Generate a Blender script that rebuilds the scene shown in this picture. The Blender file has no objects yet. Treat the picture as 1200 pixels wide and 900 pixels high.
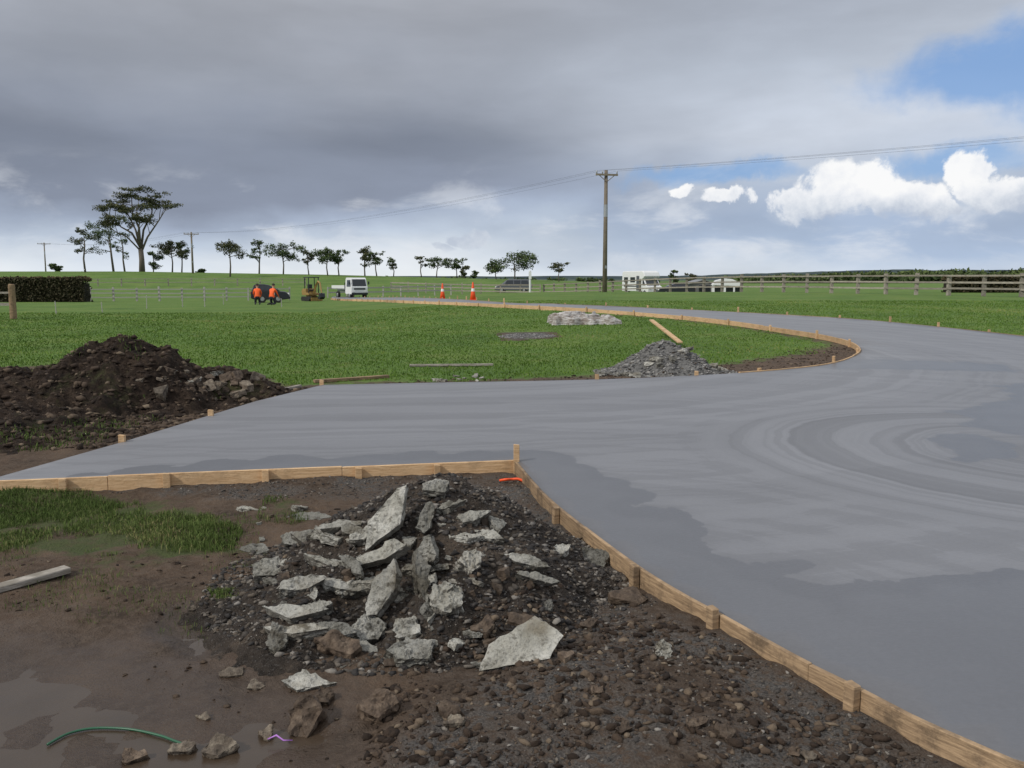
import bpy, bmesh, math, random
import numpy as np
from mathutils import Vector, Matrix, Euler, noise, geometry

random.seed(7); RNG = np.random.default_rng(11)
scene = bpy.context.scene
COL = scene.collection
CAMH = 1.7; FPX = 1037.0; PITCH = math.atan(124/1037.0)
CP, SP = math.cos(PITCH), math.sin(PITCH)

# ------------------------------------------------------------------ helpers
def sst(a, b, x):
    t = np.clip((np.asarray(x, float)-a)/(b-a), 0, 1); return t*t*(3-2*t)

def _h(ix, iy, s):
    n = (ix.astype(np.int64)*374761393 + iy.astype(np.int64)*668265263 + s*982451653) & 0xffffffff
    n = ((n ^ (n >> 13))*1274126177) & 0xffffffff
    n = n ^ (n >> 16)
    return (n & 0xffff)/65535.0

def vn(x, y, s=0):
    x = np.asarray(x, float); y = np.asarray(y, float)
    ix = np.floor(x); iy = np.floor(y); fx = x-ix; fy = y-iy
    fx = fx*fx*(3-2*fx); fy = fy*fy*(3-2*fy)
    a = _h(ix, iy, s); b = _h(ix+1, iy, s); c = _h(ix, iy+1, s); d = _h(ix+1, iy+1, s)
    return (a*(1-fx)+b*fx)*(1-fy)+(c*(1-fx)+d*fx)*fy

def fbm(x, y, s=0, o=4):
    r = 0; a = .5; t = 0
    for i in range(o):
        r = r+a*vn(np.asarray(x)*2**i+17.3*i, np.asarray(y)*2**i-9.1*i, s+i); t += a; a *= .55
    return r/t

def T(x, y):
    """terrain height"""
    x = np.asarray(x, float); y = np.asarray(y, float)
    k = x/np.maximum(y, 20)
    right = sst(-.25, .05, k)
    r = .65*sst(16, 50, y)*right*(1-1.6*sst(66, 110, y))
    l = -.35*sst(50, 85, y)*(1-right)
    H = np.interp(k, [-.9, -.43, -.2, -.1, .02, .16], [2.9, 2.9, 2.3, 1.9, 1.4, .2])
    hill = (H+.35)*sst(95, 160, y)*(1-sst(200, 500, y))
    return r+l+hill

def G(u, v, dz=0.0):
    """surveyed ground point seen at a given bearing / depression"""
    a = (u-600)/FPX; b = (450-v)/FPX
    d = (a, CP+b*SP, -SP+b*CP)
    t0 = 0.5; t = 0.5
    def f(t): return CAMH+d[2]*t-(float(T(d[0]*t, d[1]*t))+dz)
    while f(t) > 0 and t < 2500:
        t0 = t; t *= 1.02
    lo, hi = t0, t
    for _ in range(24):
        m = (lo+hi)/2
        if f(m) > 0: lo = m
        else: hi = m
    return (d[0]*lo, d[1]*lo)

def at(u, dist):
    x = (u-600)/FPX*dist
    return (x, dist, float(T(x, dist)))

def poly_sd(px, py, poly):
    px = np.asarray(px, float); py = np.asarray(py, float)
    d = np.full(px.shape, 1e9); ins = np.zeros(px.shape, bool)
    n = len(poly)
    for i in range(n):
        x1, y1 = poly[i]; x2, y2 = poly[(i+1) % n]
        ex, ey = x2-x1, y2-y1; L = ex*ex+ey*ey+1e-12
        t = np.clip(((px-x1)*ex+(py-y1)*ey)/L, 0, 1)
        d = np.minimum(d, (px-x1-t*ex)**2+(py-y1-t*ey)**2)
        if y1 != y2:
            c = ((y1 > py) != (y2 > py)) & (px < (x2-x1)*(py-y1)/(y2-y1)+x1)
            ins ^= c
    d = np.sqrt(d)
    return np.where(ins, d, -d)

def s2l(r, g, b, k=1.0):
    f = lambda c: ((c/255+.055)/1.055)**2.4 if c > 10.3 else c/255/12.92
    return (f(r)*k, f(g)*k, f(b)*k, 1)

def np_mesh(name, V, F, mats=(), smooth=False, attrs=None, midx=None):
    V = np.asarray(V, np.float32); F = np.asarray(F, np.int32)
    me = bpy.data.meshes.new(name)
    me.vertices.add(len(V)); me.vertices.foreach_set("co", V.ravel())
    k = F.shape[1]
    me.loops.add(F.size); me.loops.foreach_set("vertex_index", F.ravel())
    me.polygons.add(len(F)); me.polygons.foreach_set("loop_start", np.arange(0, F.size, k, dtype=np.int32))
    if smooth: me.polygons.foreach_set("use_smooth", np.ones(len(F), bool))
    if midx is not None: me.polygons.foreach_set("material_index", np.asarray(midx, np.int32))
    me.update(calc_edges=True)
    for n, a in (attrs or {}).items():
        at_ = me.attributes.new(n, 'FLOAT', 'POINT'); at_.data.foreach_set("value", np.asarray(a, np.float32))
    for m in mats: me.materials.append(m)
    return me

def obj(name, me, loc=(0, 0, 0), rot=(0, 0, 0), parent=None, scale=None):
    o = bpy.data.objects.new(name, me); COL.objects.link(o)
    o.location = loc; o.rotation_euler = rot
    if scale is not None: o.scale = scale if hasattr(scale, '__len__') else (scale,)*3
    if parent: o.parent = parent
    return o

def tag(o, label, cat, group=None):
    o["label"] = label; o["category"] = cat
    if group: o["group"] = group
    return o
def structure(o): o["kind"] = "structure"; return o
def stuff(o, label=None, cat=None):
    o["kind"] = "stuff"
    if label: o["label"] = label; o["category"] = cat
    return o

class MB:
    def __init__(s): s.v = []; s.f = []; s.m = []
    def box(s, c, d, R=None, m=0):
        n = len(s.v); hx, hy, hz = d[0]/2, d[1]/2, d[2]/2
        for x, y, z in ((-1,-1,-1),(1,-1,-1),(1,1,-1),(-1,1,-1),(-1,-1,1),(1,-1,1),(1,1,1),(-1,1,1)):
            p = Vector((x*hx, y*hy, z*hz))
            if R is not None: p = R @ p
            s.v.append(tuple(p+Vector(c)))
        for q in ((0,3,2,1),(4,5,6,7),(0,1,5,4),(1,2,6,5),(2,3,7,6),(3,0,4,7)):
            s.f.append(tuple(n+i for i in q)); s.m.append(m)
    def prof(s, pts, w, y0=0, m=0, taper=None):
        """side profile (x,z) extruded along y by width w"""
        n = len(s.v); k = len(pts)
        for sgn in (-1, 1):
            for x, z in pts:
                ww = w if taper is None else taper(x, z)*w
                s.v.append((x, y0+sgn*ww/2, z))
        s.f.append(tuple(n+i for i in range(k))); s.m.append(m)
        s.f.append(tuple(n+k+i for i in reversed(range(k)))); s.m.append(m)
        for i in range(k):
            j = (i+1) % k
            s.f.append((n+j, n+i, n+k+i, n+k+j)); s.m.append(m)
    def tube(s, pts, rad, n=8, m=0, cap=True):
        pts = [Vector(p) for p in pts]; base = len(s.v)
        prev = None
        for i, p in enumerate(pts):
            d = (pts[min(i+1, len(pts)-1)]-pts[max(i-1, 0)]).normalized()
            if prev is None:
                a = d.cross(Vector((0, 0, 1)))
                if a.length < .1: a = d.cross(Vector((1, 0, 0)))
            else: a = prev-d*prev.dot(d)
            a.normalize(); prev = a; b = d.cross(a)
            r = rad[i] if hasattr(rad, '__len__') else rad
            for j in range(n):
                t = 2*math.pi*j/n
                s.v.append(tuple(p+a*math.cos(t)*r+b*math.sin(t)*r))
        for i in range(len(pts)-1):
            for j in range(n):
                k = (j+1) % n
                s.f.append((base+i*n+j, base+i*n+k, base+(i+1)*n+k, base+(i+1)*n+j)); s.m.append(m)
        if cap:
            s.f.append(tuple(base+j for j in reversed(range(n)))); s.m.append(m)
            e = base+(len(pts)-1)*n
            s.f.append(tuple(e+j for j in range(n))); s.m.append(m)
    def mesh(s, name, mats, smooth=False):
        me = bpy.data.meshes.new(name); me.from_pydata(s.v, [], s.f)
        for mt in mats: me.materials.append(mt)
        for p, mi in zip(me.polygons, s.m): p.material_index = mi; p.use_smooth = smooth
        bm = bmesh.new(); bm.from_mesh(me); bmesh.ops.recalc_face_normals(bm, faces=bm.faces); bm.to_mesh(me); bm.free()
        return me

def bevel(o, w=.02, seg=2):
    m = o.modifiers.new("bevel", 'BEVEL'); m.width = w; m.segments = seg; m.limit_method = 'ANGLE'
    return o

# ------------------------------------------------------------------ node helpers
class NT:
    def __init__(s, nt): s.nt = nt
    def n(s, t, **kw):
        nd = s.nt.nodes.new(t)
        for k, v in kw.items(): setattr(nd, k, v)
        return nd
    def put(s, sock, v):
        if v is None: return
        if isinstance(v, bpy.types.NodeSocket): s.nt.links.new(v, sock)
        else: sock.default_value = v
    def m(s, op, a, b=None, c=None, clamp=False):
        nd = s.n('ShaderNodeMath', operation=op, use_clamp=clamp)
        s.put(nd.inputs[0], a); s.put(nd.inputs[1], b); s.put(nd.inputs[2], c)
        return nd.outputs[0]
    def vm(s, op, a, b=None):
        nd = s.n('ShaderNodeVectorMath', operation=op); s.put(nd.inputs[0], a); s.put(nd.inputs[1], b)
        return nd.outputs['Value'] if op in ('LENGTH', 'DISTANCE', 'DOT_PRODUCT') else nd.outputs[0]
    def noise(s, vec, sc, det=5, rough=.55, dist=0, out='Fac'):
        nd = s.n('ShaderNodeTexNoise'); s.put(nd.inputs['Vector'], vec)
        nd.inputs['Scale'].default_value = sc; nd.inputs['Detail'].default_value = det
        nd.inputs['Roughness'].default_value = rough; nd.inputs['Distortion'].default_value = dist
        return nd.outputs[out]
    def voro(s, vec, sc, feat='F1', out='Distance'):
        nd = s.n('ShaderNodeTexVoronoi', feature=feat); s.put(nd.inputs['Vector'], vec); nd.inputs['Scale'].default_value = sc
        return nd.outputs[out]
    def mix(s, f, a, b):
        nd = s.n('ShaderNodeMix', data_type='RGBA'); s.put(nd.inputs[0], f); s.put(nd.inputs[6], a); s.put(nd.inputs[7], b)
        return nd.outputs[2]
    def mul(s, a, f):
        nd = s.n('ShaderNodeVectorMath', operation='SCALE'); s.put(nd.inputs[0], a); s.put(nd.inputs['Scale'], f)
        return nd.outputs[0]
    def ramp(s, f, stops, interp='LINEAR'):
        nd = s.n('ShaderNodeValToRGB'); s.put(nd.inputs[0], f); cr = nd.color_ramp; cr.interpolation = interp
        while len(cr.elements) < len(stops): cr.elements.new(.5)
        for e, (p, c) in zip(cr.elements, stops): e.position = p; e.color = c
        return nd.outputs[0]
    def ss(s, f, a, b):
        nd = s.n('ShaderNodeMapRange', interpolation_type='SMOOTHSTEP'); s.put(nd.inputs[0], f)
        nd.inputs[1].default_value = a; nd.inputs[2].default_value = b
        return nd.outputs[0]
    def attr(s, name):
        return s.n('ShaderNodeAttribute', attribute_name=name).outputs['Fac']

def g4(v): return (v, v, v, 1)

def new_mat(name, rough=.8, metal=0, spec=None):
    mt = bpy.data.materials.new(name); mt.use_nodes = True
    nt = NT(mt.node_tree); b = mt.node_tree.nodes['Principled BSDF']
    b.inputs['Roughness'].default_value = rough; b.inputs['Metallic'].default_value = metal
    if spec is not None: b.inputs['Specular IOR Level'].default_value = spec
    return mt, nt, b

def bump(nt, b, h, dist=.02, strength=1.0):
    nd = nt.n('ShaderNodeBump'); nt.put(nd.inputs['Height'], h)
    nd.inputs['Distance'].default_value = dist; nd.inputs['Strength'].default_value = strength
    nt.nt.links.new(nd.outputs[0], b.inputs['Normal'])

def simple(name, col, rough=.6, metal=0, var=.25, sc=8, bmp=0, bsc=40):
    mt, nt, b = new_mat(name, rough, metal)
    co = nt.n('ShaderNodeTexCoord').outputs['Object']
    n = nt.noise(co, sc)
    c = nt.mix(n, (col[0]*(1-var), col[1]*(1-var), col[2]*(1-var), 1), (min(1, col[0]*(1+var)), min(1, col[1]*(1+var)), min(1, col[2]*(1+var)), 1))
    nt.put(b.inputs['Base Color'], c)
    if bmp: bump(nt, b, nt.noise(co, bsc), bmp)
    return mt

# ------------------------------------------------------------------ materials
def mat_ground():
    mt, nt, b = new_mat("ground_soil_and_grass", .9)
    co = nt.n('ShaderNodeNewGeometry').outputs['Position']
    nf = nt.noise(co, 22, 8, .65); nm = nt.noise(co, 2.3, 6, .6); nl = nt.noise(co, .35, 5); nff = nt.noise(co, 90, 4, .6)
    dirt = nt.ramp(nm, [(.3, (.040, .026, .016, 1)), (.5, (.084, .053, .033, 1)), (.7, (.15, .10, .064, 1))])
    dirt = nt.mix(nt.ss(nf, .35, .75), dirt, (.125, .090, .064, 1))
    grey = nt.mix(nt.ss(nff, .3, .7), (.030, .028, .027, 1), (.14, .13, .12, 1))
    grv = nt.m('ADD', nt.attr("gravel"), nt.m('MULTIPLY', nt.m('SUBTRACT', nm, .5), 2.4))
    grvm = nt.m('MULTIPLY', nt.ss(grv, .4, 1.1), nt.ss(nf, .32, .55))
    c = nt.mix(grvm, dirt, grey)
    wet = nt.attr("wet"); wetm = nt.ss(nt.m('ADD', wet, nt.m('MULTIPLY', nt.m('SUBTRACT', nm, .5), 1.1)), .1, .75)
    c = nt.mix(nt.m('MULTIPLY', wetm, .6), c, (.036, .025, .018, 1))
    dist = nt.n('ShaderNodeSeparateXYZ'); nt.put(dist.inputs[0], co)
    gr = nt.ramp(nl, [(.3, (.066, .135, .018, 1)), (.5, (.10, .185, .028, 1)), (.7, (.145, .21, .042, 1))])
    gr2 = nt.mix(nt.m('MULTIPLY', nt.ss(nt.noise(co, 5, 7, .7), .4, .7), .5), gr, (.07, .12, .018, 1))
    gr2 = nt.mix(nt.m('MULTIPLY', nt.ss(nt.noise(co, 1.1, 7, .72), .52, .70), .5), gr2, (.19, .175, .06, 1))
    neargr = nt.ss(dist.outputs[1], 10, 7)
    gr2 = nt.mix(nt.m('MULTIPLY', neargr, .75), gr2, (.055, .052, .024, 1))
    gm = nt.m('ADD', nt.attr("grass"), nt.m('MULTIPLY', nt.m('SUBTRACT', nt.noise(co, 3.2, 8, .7), .5), 1.6))
    gmask = nt.ss(gm, -.12, .2)
    c = nt.mix(gmask, c, gr2)
    far = nt.ss(dist.outputs[1], 200, 1200)
    c = nt.mix(far, c, (.05, .075, .06, 1))
    nt.put(b.inputs['Base Color'], c)
    ro = nt.m('SUBTRACT', .90, nt.m('MULTIPLY', nt.m('MULTIPLY', wetm, nt.m('SUBTRACT', 1, gmask)), .62))
    nt.put(b.inputs['Roughness'], ro)
    b.inputs['Specular IOR Level'].default_value = .35
    h = nt.m('MULTIPLY', nt.m('ADD', nt.m('MULTIPLY', nf, 1), nt.m('MULTIPLY', nff, .5)), nt.m('SUBTRACT', 1, nt.m('MULTIPLY', wetm, .7)))
    bump(nt, b, h, .035, 1)
    return mt

def mat_concrete():
    mt, nt, b = new_mat("fresh_grey_concrete", .5)
    co = nt.n('ShaderNodeNewGeometry').outputs['Position']
    wn = nt.noise(co, 1.5, 8, .6, .3); wn2 = nt.noise(co, 9, 5, .6)
    vz = nt.n('ShaderNodeTexVoronoi', feature='SMOOTH_F1'); nt.put(vz.inputs['Vector'], nt.vm('ADD', co, nt.mul(nt.noise(co, 2, 3, .5, 0, 'Color'), .35))); vz.inputs['Scale'].default_value = 2.2; vz.inputs['Smoothness'].default_value = .12
    f = nt.m('ADD', nt.attr("wet"), nt.m('ADD', nt.m('MULTIPLY', nt.m('SUBTRACT', wn, .5), .55), nt.m('MULTIPLY', nt.m('SUBTRACT', wn2, .5), .12)))
    f = nt.m('ADD', f, nt.m('MULTIPLY', nt.m('SUBTRACT', .34, vz.outputs['Distance']), .42))
    wm = nt.ss(f, -.008, .012)
    edge = nt.m('MULTIPLY', nt.ss(f, -.22, -.01), .16)
    inner = nt.m('MULTIPLY', nt.ss(f, .35, .0), .32)
    base = nt.mix(nt.noise(co, .45, 6, .6), (.158, .162, .177, 1), (.212, .217, .235, 1))
    def rings(cx, cy, k, dis):
        d = nt.vm('DISTANCE', co, (cx, cy, .12))
        d = nt.m('ADD', d, nt.m('MULTIPLY', nt.noise(co, .9, 4), dis))
        nd = nt.n('ShaderNodeTexNoise', noise_dimensions='1D'); nt.put(nd.inputs['W'], d); nd.inputs['Scale'].default_value = k; nd.inputs['Detail'].default_value = 6
        nd.inputs['Roughness'].default_value = .7
        return nd.outputs['Fac'], d
    r1, d1 = rings(5.0, 8.0, 2.4, .30); r2, d2 = rings(-2.5, 19.5, 1.7, .45); r3, d3 = rings(-.5, 3.0, 2.0, .4)
    near1 = nt.ss(d1, 3.8, 2.8)
    rr = nt.m('ADD', nt.m('MULTIPLY', r1, near1), nt.m('MULTIPLY', nt.m('ADD', nt.m('MULTIPLY', r2, .6), nt.m('MULTIPLY', r3, .4)), nt.m('SUBTRACT', 1, near1)))
    k = nt.m('ADD', .86, nt.m('ADD', nt.m('MULTIPLY', nt.ss(rr, .33, .66), .14), nt.m('MULTIPLY', nt.ss(rr, .48, .50), .08)))
    base = nt.mul(base, k)
    ring = nt.ramp(nt.m('DIVIDE', d1, 4.0), [(0, g4(.84)), (.24, g4(.88)), (.245, g4(1.04)), (.36, g4(1.0)), (.364, g4(.87)), (.44, g4(.97)), (.52, g4(1.0)), (.524, g4(.90)), (.60, g4(.90)), (.625, g4(.70)), (.63, g4(1.03)), (.75, g4(1.0)), (.753, g4(.92)), (.85, g4(1.0)), (1, g4(1.0))])
    base = nt.mul(base, ring)
    ring2 = nt.ramp(nt.m('DIVIDE', d2, 20.0), [(0, g4(1)), (.43, g4(1.02)), (.432, g4(.92)), (.50, g4(1.0)), (.56, g4(1.02)), (.562, g4(.91)), (.63, g4(1)), (.68, g4(1.02)), (.682, g4(.93)), (.76, g4(1)), (1, g4(1))])
    base = nt.mul(base, ring2)
    dark = nt.mix(nt.noise(co, 1.1, 5, .6), (.096, .099, .111, 1), (.126, .130, .143, 1))
    c = nt.mix(nt.m('ADD', nt.m('MULTIPLY', wm, nt.m('ADD', .70, inner)), edge, clamp=True), base, dark)
    c = nt.mul(c, nt.m('ADD', .88, nt.m('MULTIPLY', nt.noise(co, 35, 6, .65), .24)))
    nt.put(b.inputs['Base Color'], c)
    nt.put(b.inputs['Roughness'], nt.m('SUBTRACT', .50, nt.m('MULTIPLY', wm, .12)))
    bump(nt, b, nt.m('ADD', nt.m('MULTIPLY', rr, .7), nt.m('MULTIPLY', nt.noise(co, 60, 5), .5)), .005, .6)
    return mt

def mat_rubble():
    mt, nt, b = new_mat("broken_old_concrete", .92, spec=.2)
    ge = nt.n('ShaderNodeNewGeometry'); pos = ge.outputs['Position']
    oi = nt.n('ShaderNodeObjectInfo').outputs['Random']
    n1 = nt.noise(pos, 14, 8, .7); n2 = nt.noise(pos, 60, 5, .7); n3 = nt.noise(pos, 5, 5, .6)
    c = nt.ramp(n3, [(.3, (.27, .26, .22, 1)), (.5, (.43, .42, .375, 1)), (.68, (.62, .61, .56, 1))])
    c = nt.mix(nt.m('MULTIPLY', nt.ss(n1, .50, .64), .85), c, (.10, .094, .078, 1))
    v = nt.voro(pos, 70); c = nt.mix(nt.m('MULTIPLY', nt.ss(v, .28, .12), .35), c, (.13, .13, .135, 1))
    c = nt.mix(nt.m('MULTIPLY', nt.ss(n2, .52, .66), .6), c, (.10, .09, .07, 1))
    c = nt.mix(nt.m('MULTIPLY', nt.ss(nt.noise(pos, 3, 4), .50, .68), .5), c, (.16, .125, .075, 1))
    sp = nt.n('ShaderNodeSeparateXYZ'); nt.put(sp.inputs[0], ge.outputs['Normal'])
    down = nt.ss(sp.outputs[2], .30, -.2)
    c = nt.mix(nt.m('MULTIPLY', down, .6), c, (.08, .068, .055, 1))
    c = nt.mul(c, nt.m('ADD', .42, nt.m('MULTIPLY', oi, .8)))
    nt.put(b.inputs['Base Color'], c)
    bump(nt, b, nt.m('ADD', n1, nt.m('MULTIPLY', n2, .7)), .025, 1)
    return mt

def mat_rock(name="brown_rock", cols=((.045, .032, .023, 1), (.095, .068, .048, 1), (.17, .13, .095, 1))):
    mt, nt, b = new_mat(name, .75, spec=.35)
    co = nt.n('ShaderNodeNewGeometry').outputs['Position']; oi = nt.n('ShaderNodeObjectInfo').outputs['Random']
    n1 = nt.noise(co, 22, 7, .7)
    c = nt.ramp(n1, [(.32, cols[0]), (.5, cols[1]), (.7, cols[2])])
    c = nt.mix(nt.m('MULTIPLY', nt.ss(nt.noise(co, 8, 6, .6), .5, .65), .5), c, (.045, .033, .024, 1))
    c = nt.mul(c, nt.m('ADD', .55, nt.m('MULTIPLY', oi, .75)))
    nt.put(b.inputs['Base Color'], c)
    bump(nt, b, nt.noise(co, 40, 6, .65), .010, 1)
    return mt

def mat_stones(name, stops):
    mt, nt, b = new_mat(name, .85, spec=.25)
    r = nt.attr("rnd"); c = nt.ramp(r, stops)
    co = nt.n('ShaderNodeNewGeometry').outputs['Position']
    c = nt.mul(c, nt.m('ADD', .5, nt.m('MULTIPLY', nt.noise(co, 60, 4), .9)))
    nt.put(b.inputs['Base Color'], c); bump(nt, b, nt.noise(co, 120, 4), .006, 1)
    return mt

def mat_mound(name, a, c_, d, chip=.5, chipc=(.16, .15, .14, 1), grass=False):
    mt, nt, b = new_mat(name, .92, spec=.25)
    co = nt.n('ShaderNodeNewGeometry').outputs['Position']
    n1 = nt.noise(co, 16, 8, .7); n2 = nt.noise(co, 2.2, 5); n3 = nt.noise(co, 90, 4)
    c = nt.ramp(nt.m('ADD', nt.m('MULTIPLY', n1, .5), nt.m('MULTIPLY', n2, .5)), [(.38, a), (.5, c_), (.62, d)])
    c = nt.mix(nt.m('MULTIPLY', nt.ss(n3, .55, .7), chip), c, chipc)
    if grass: c = nt.mix(nt.m('MULTIPLY', nt.ss(nt.noise(co, 1.3, 7, .7), .55, .68), .5), c, (.085, .09, .035, 1))
    nt.put(b.inputs['Base Color'], c)
    bump(nt, b, nt.m('ADD', n1, nt.m('MULTIPLY', n3, .6)), .045, 1)
    return mt

def mat_wood(name, c1, c2, dirty=.3, rough=.75):
    mt, nt, b = new_mat(name, rough, spec=.25)
    tc = nt.n('ShaderNodeNewGeometry').outputs['Position']; oi = nt.n('ShaderNodeObjectInfo').outputs['Random']
    mp = nt.n('ShaderNodeMapping'); nt.put(mp.inputs[0], tc); mp.inputs['Scale'].default_value = (1.5, 1.5, 22)
    g = nt.noise(mp.outputs[0], 4, 6, .6, .6)
    c = nt.mix(nt.ss(g, .35, .65), c1, c2)
    st = nt.noise(tc, 3.5, 8, .75)
    c = nt.mix(nt.m('MULTIPLY', nt.ss(st, .46, .66), dirty), c, (.075, .056, .04, 1))
    c = nt.mul(c, nt.m('ADD', .78, nt.m('MULTIPLY', oi, .4)))
    nt.put(b.inputs['Base Color'], c); bump(nt, b, nt.m('ADD', g, nt.noise(tc, 60, 4)), .004, .8)
    return mt

def mat_leaf(name, stops):
    mt, nt, b = new_mat(name, .8, spec=.2)
    r = nt.attr("rnd"); c = nt.ramp(r, stops)
    nt.put(b.inputs['Base Color'], c)
    return mt

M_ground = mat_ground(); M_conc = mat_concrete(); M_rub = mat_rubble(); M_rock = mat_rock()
M_pine = mat_wood("pale_pine_board", (.50, .32, .17, 1), (.66, .46, .27, 1), .3)
M_pined = mat_wood("muddy_pine_board", (.24, .165, .10, 1), (.40, .28, .17, 1), .75)
M_grey = mat_wood("weathered_timber", (.20, .18, .15, 1), (.38, .35, .31, 1), .4)
M_fence = mat_wood("pale_fence_timber", (.22, .20, .165, 1), (.38, .35, .30, 1), .35)
M_pole = mat_wood("old_power_pole_wood", (.17, .14, .11, 1), (.28, .24, .19, 1), .3)
M_grass = mat_leaf("grass_blades", [(0, (.062, .12, .014, 1)), (.5, (.11, .195, .028, 1)), (.85, (.165, .25, .052, 1)), (1, (.30, .28, .11, 1))])
M_grassn = mat_leaf("rough_verge_grass", [(0, (.045, .075, .015, 1)), (.5, (.085, .13, .03, 1)), (.85, (.15, .19, .06, 1)), (1, (.30, .26, .12, 1))])
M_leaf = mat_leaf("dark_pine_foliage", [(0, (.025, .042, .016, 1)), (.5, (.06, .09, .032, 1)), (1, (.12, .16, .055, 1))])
M_leafg = mat_leaf("dull_green_foliage", [(0, (.035, .045, .02, 1)), (.5, (.075, .083, .04, 1)), (1, (.14, .14, .07, 1))])
M_bark = simple("tree_bark", (.13, .11, .09), .9, bmp=.03, bsc=10)
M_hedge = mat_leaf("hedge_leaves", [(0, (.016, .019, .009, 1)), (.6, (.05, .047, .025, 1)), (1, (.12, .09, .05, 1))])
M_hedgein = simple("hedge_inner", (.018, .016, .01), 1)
M_white = simple("white_vehicle_paint", (.74, .75, .76), .35, var=.06)
M_dark = simple("dark_vehicle_paint", (.02, .022, .028), .3)
M_silver = simple("grey_vehicle_paint", (.12, .13, .15), .35, .3, var=.1)
M_glass = simple("dark_glass", (.03, .036, .045), .08, var=.1)
M_tyre = simple("black_rubber", (.02, .02, .02), .8)
M_metal = simple("grey_metal", (.4, .41, .42), .45, .7)
M_orange = simple("hi_vis_orange", (.95, .13, .02), .7, var=.08)
M_coneo = simple("cone_orange_plastic", (.85, .09, .015), .55, var=.1)
M_refl = simple("white_reflective_band", (.8, .8, .8), .5, var=.04)
M_skin = simple("skin", (.45, .26, .18), .6, var=.08)
M_trous = simple("dark_work_trousers", (.025, .028, .04), .85)
M_hair = simple("dark_hair", (.03, .02, .015), .7)
M_yel = simple("machine_yellow_paint", (.30, .19, .06), .6, var=.35)
M_red = simple("red_lens", (.5, .02, .02), .3)
M_lamp = simple("headlight_lens", (.8, .8, .78), .15, var=.05)
M_wire = simple("dark_cable", (.06, .06, .065), .6)
M_roof = simple("grey_corrugated_roof", (.25, .26, .27), .6, .3)
M_green = simple("green_garden_hose", (.02, .10, .05), .4)
M_purple = simple("purple_ribbon", (.45, .2, .6), .5)

# ------------------------------------------------------------------ concrete driveway outline
ZC = .12
def catmull(P, n=8):
    out = []
    P = [Vector(p) for p in P]
    for i in range(len(P)-1):
        p0 = P[max(i-1, 0)]; p1 = P[i]; p2 = P[i+1]; p3 = P[min(i+2, len(P)-1)]
        for j in range(n):
            t = j/n
            out.append(tuple(.5*((2*p1)+(p2-p0)*t+(2*p0-5*p1+4*p2-p3)*t*t+(3*p1-p0-3*p2+p3)*t**3)))
    out.append(tuple(P[-1])); return out
g = lambda L, dz=ZC: [G(u, v, dz) for u, v in L]
A = g([(-20, 564), (605, 539)])
B = catmull(g([(605, 539), (640, 579), (690, 620), (750, 664), (800, 695), (850, 722), (900, 750), (950, 777), (1010, 806), (1080, 842), (1140, 868), (1200, 893)])+[(2.35, 2.2), (3.1, 1.2), (3.6, 0.2), (4.2, -2)])
Dp = catmull(g([(1400, 425), (1290, 405), (1200, 394), (1100, 383), (1010, 374.5), (930, 369.5), (820, 363.5), (700, 358), (650, 356), (560, 352.3), (440, 348.7), (390, 347.4)]))
E = catmull(g([(388, 349.6), (430, 351.2), (500, 353.6), (600, 357.6), (700, 363), (780, 369), (850, 376), (900, 383), (960, 392), (995, 400.5), (1009, 410), (1000, 418), (975, 426), (930, 432), (850, 438), (700, 444.5), (500, 448.5), (378, 451)]))
F_ = g([(378, 451), (300, 470), (140, 519), (-20, 564)])
outline = A[:-1]+B+[(12, -3), (26, 2), (30, 12)]+Dp+E[:-1]+F_[:-1]
near_outline = A[:-1]+B[::5]+[(6, -2), (6, 9), (0, 9)]

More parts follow.
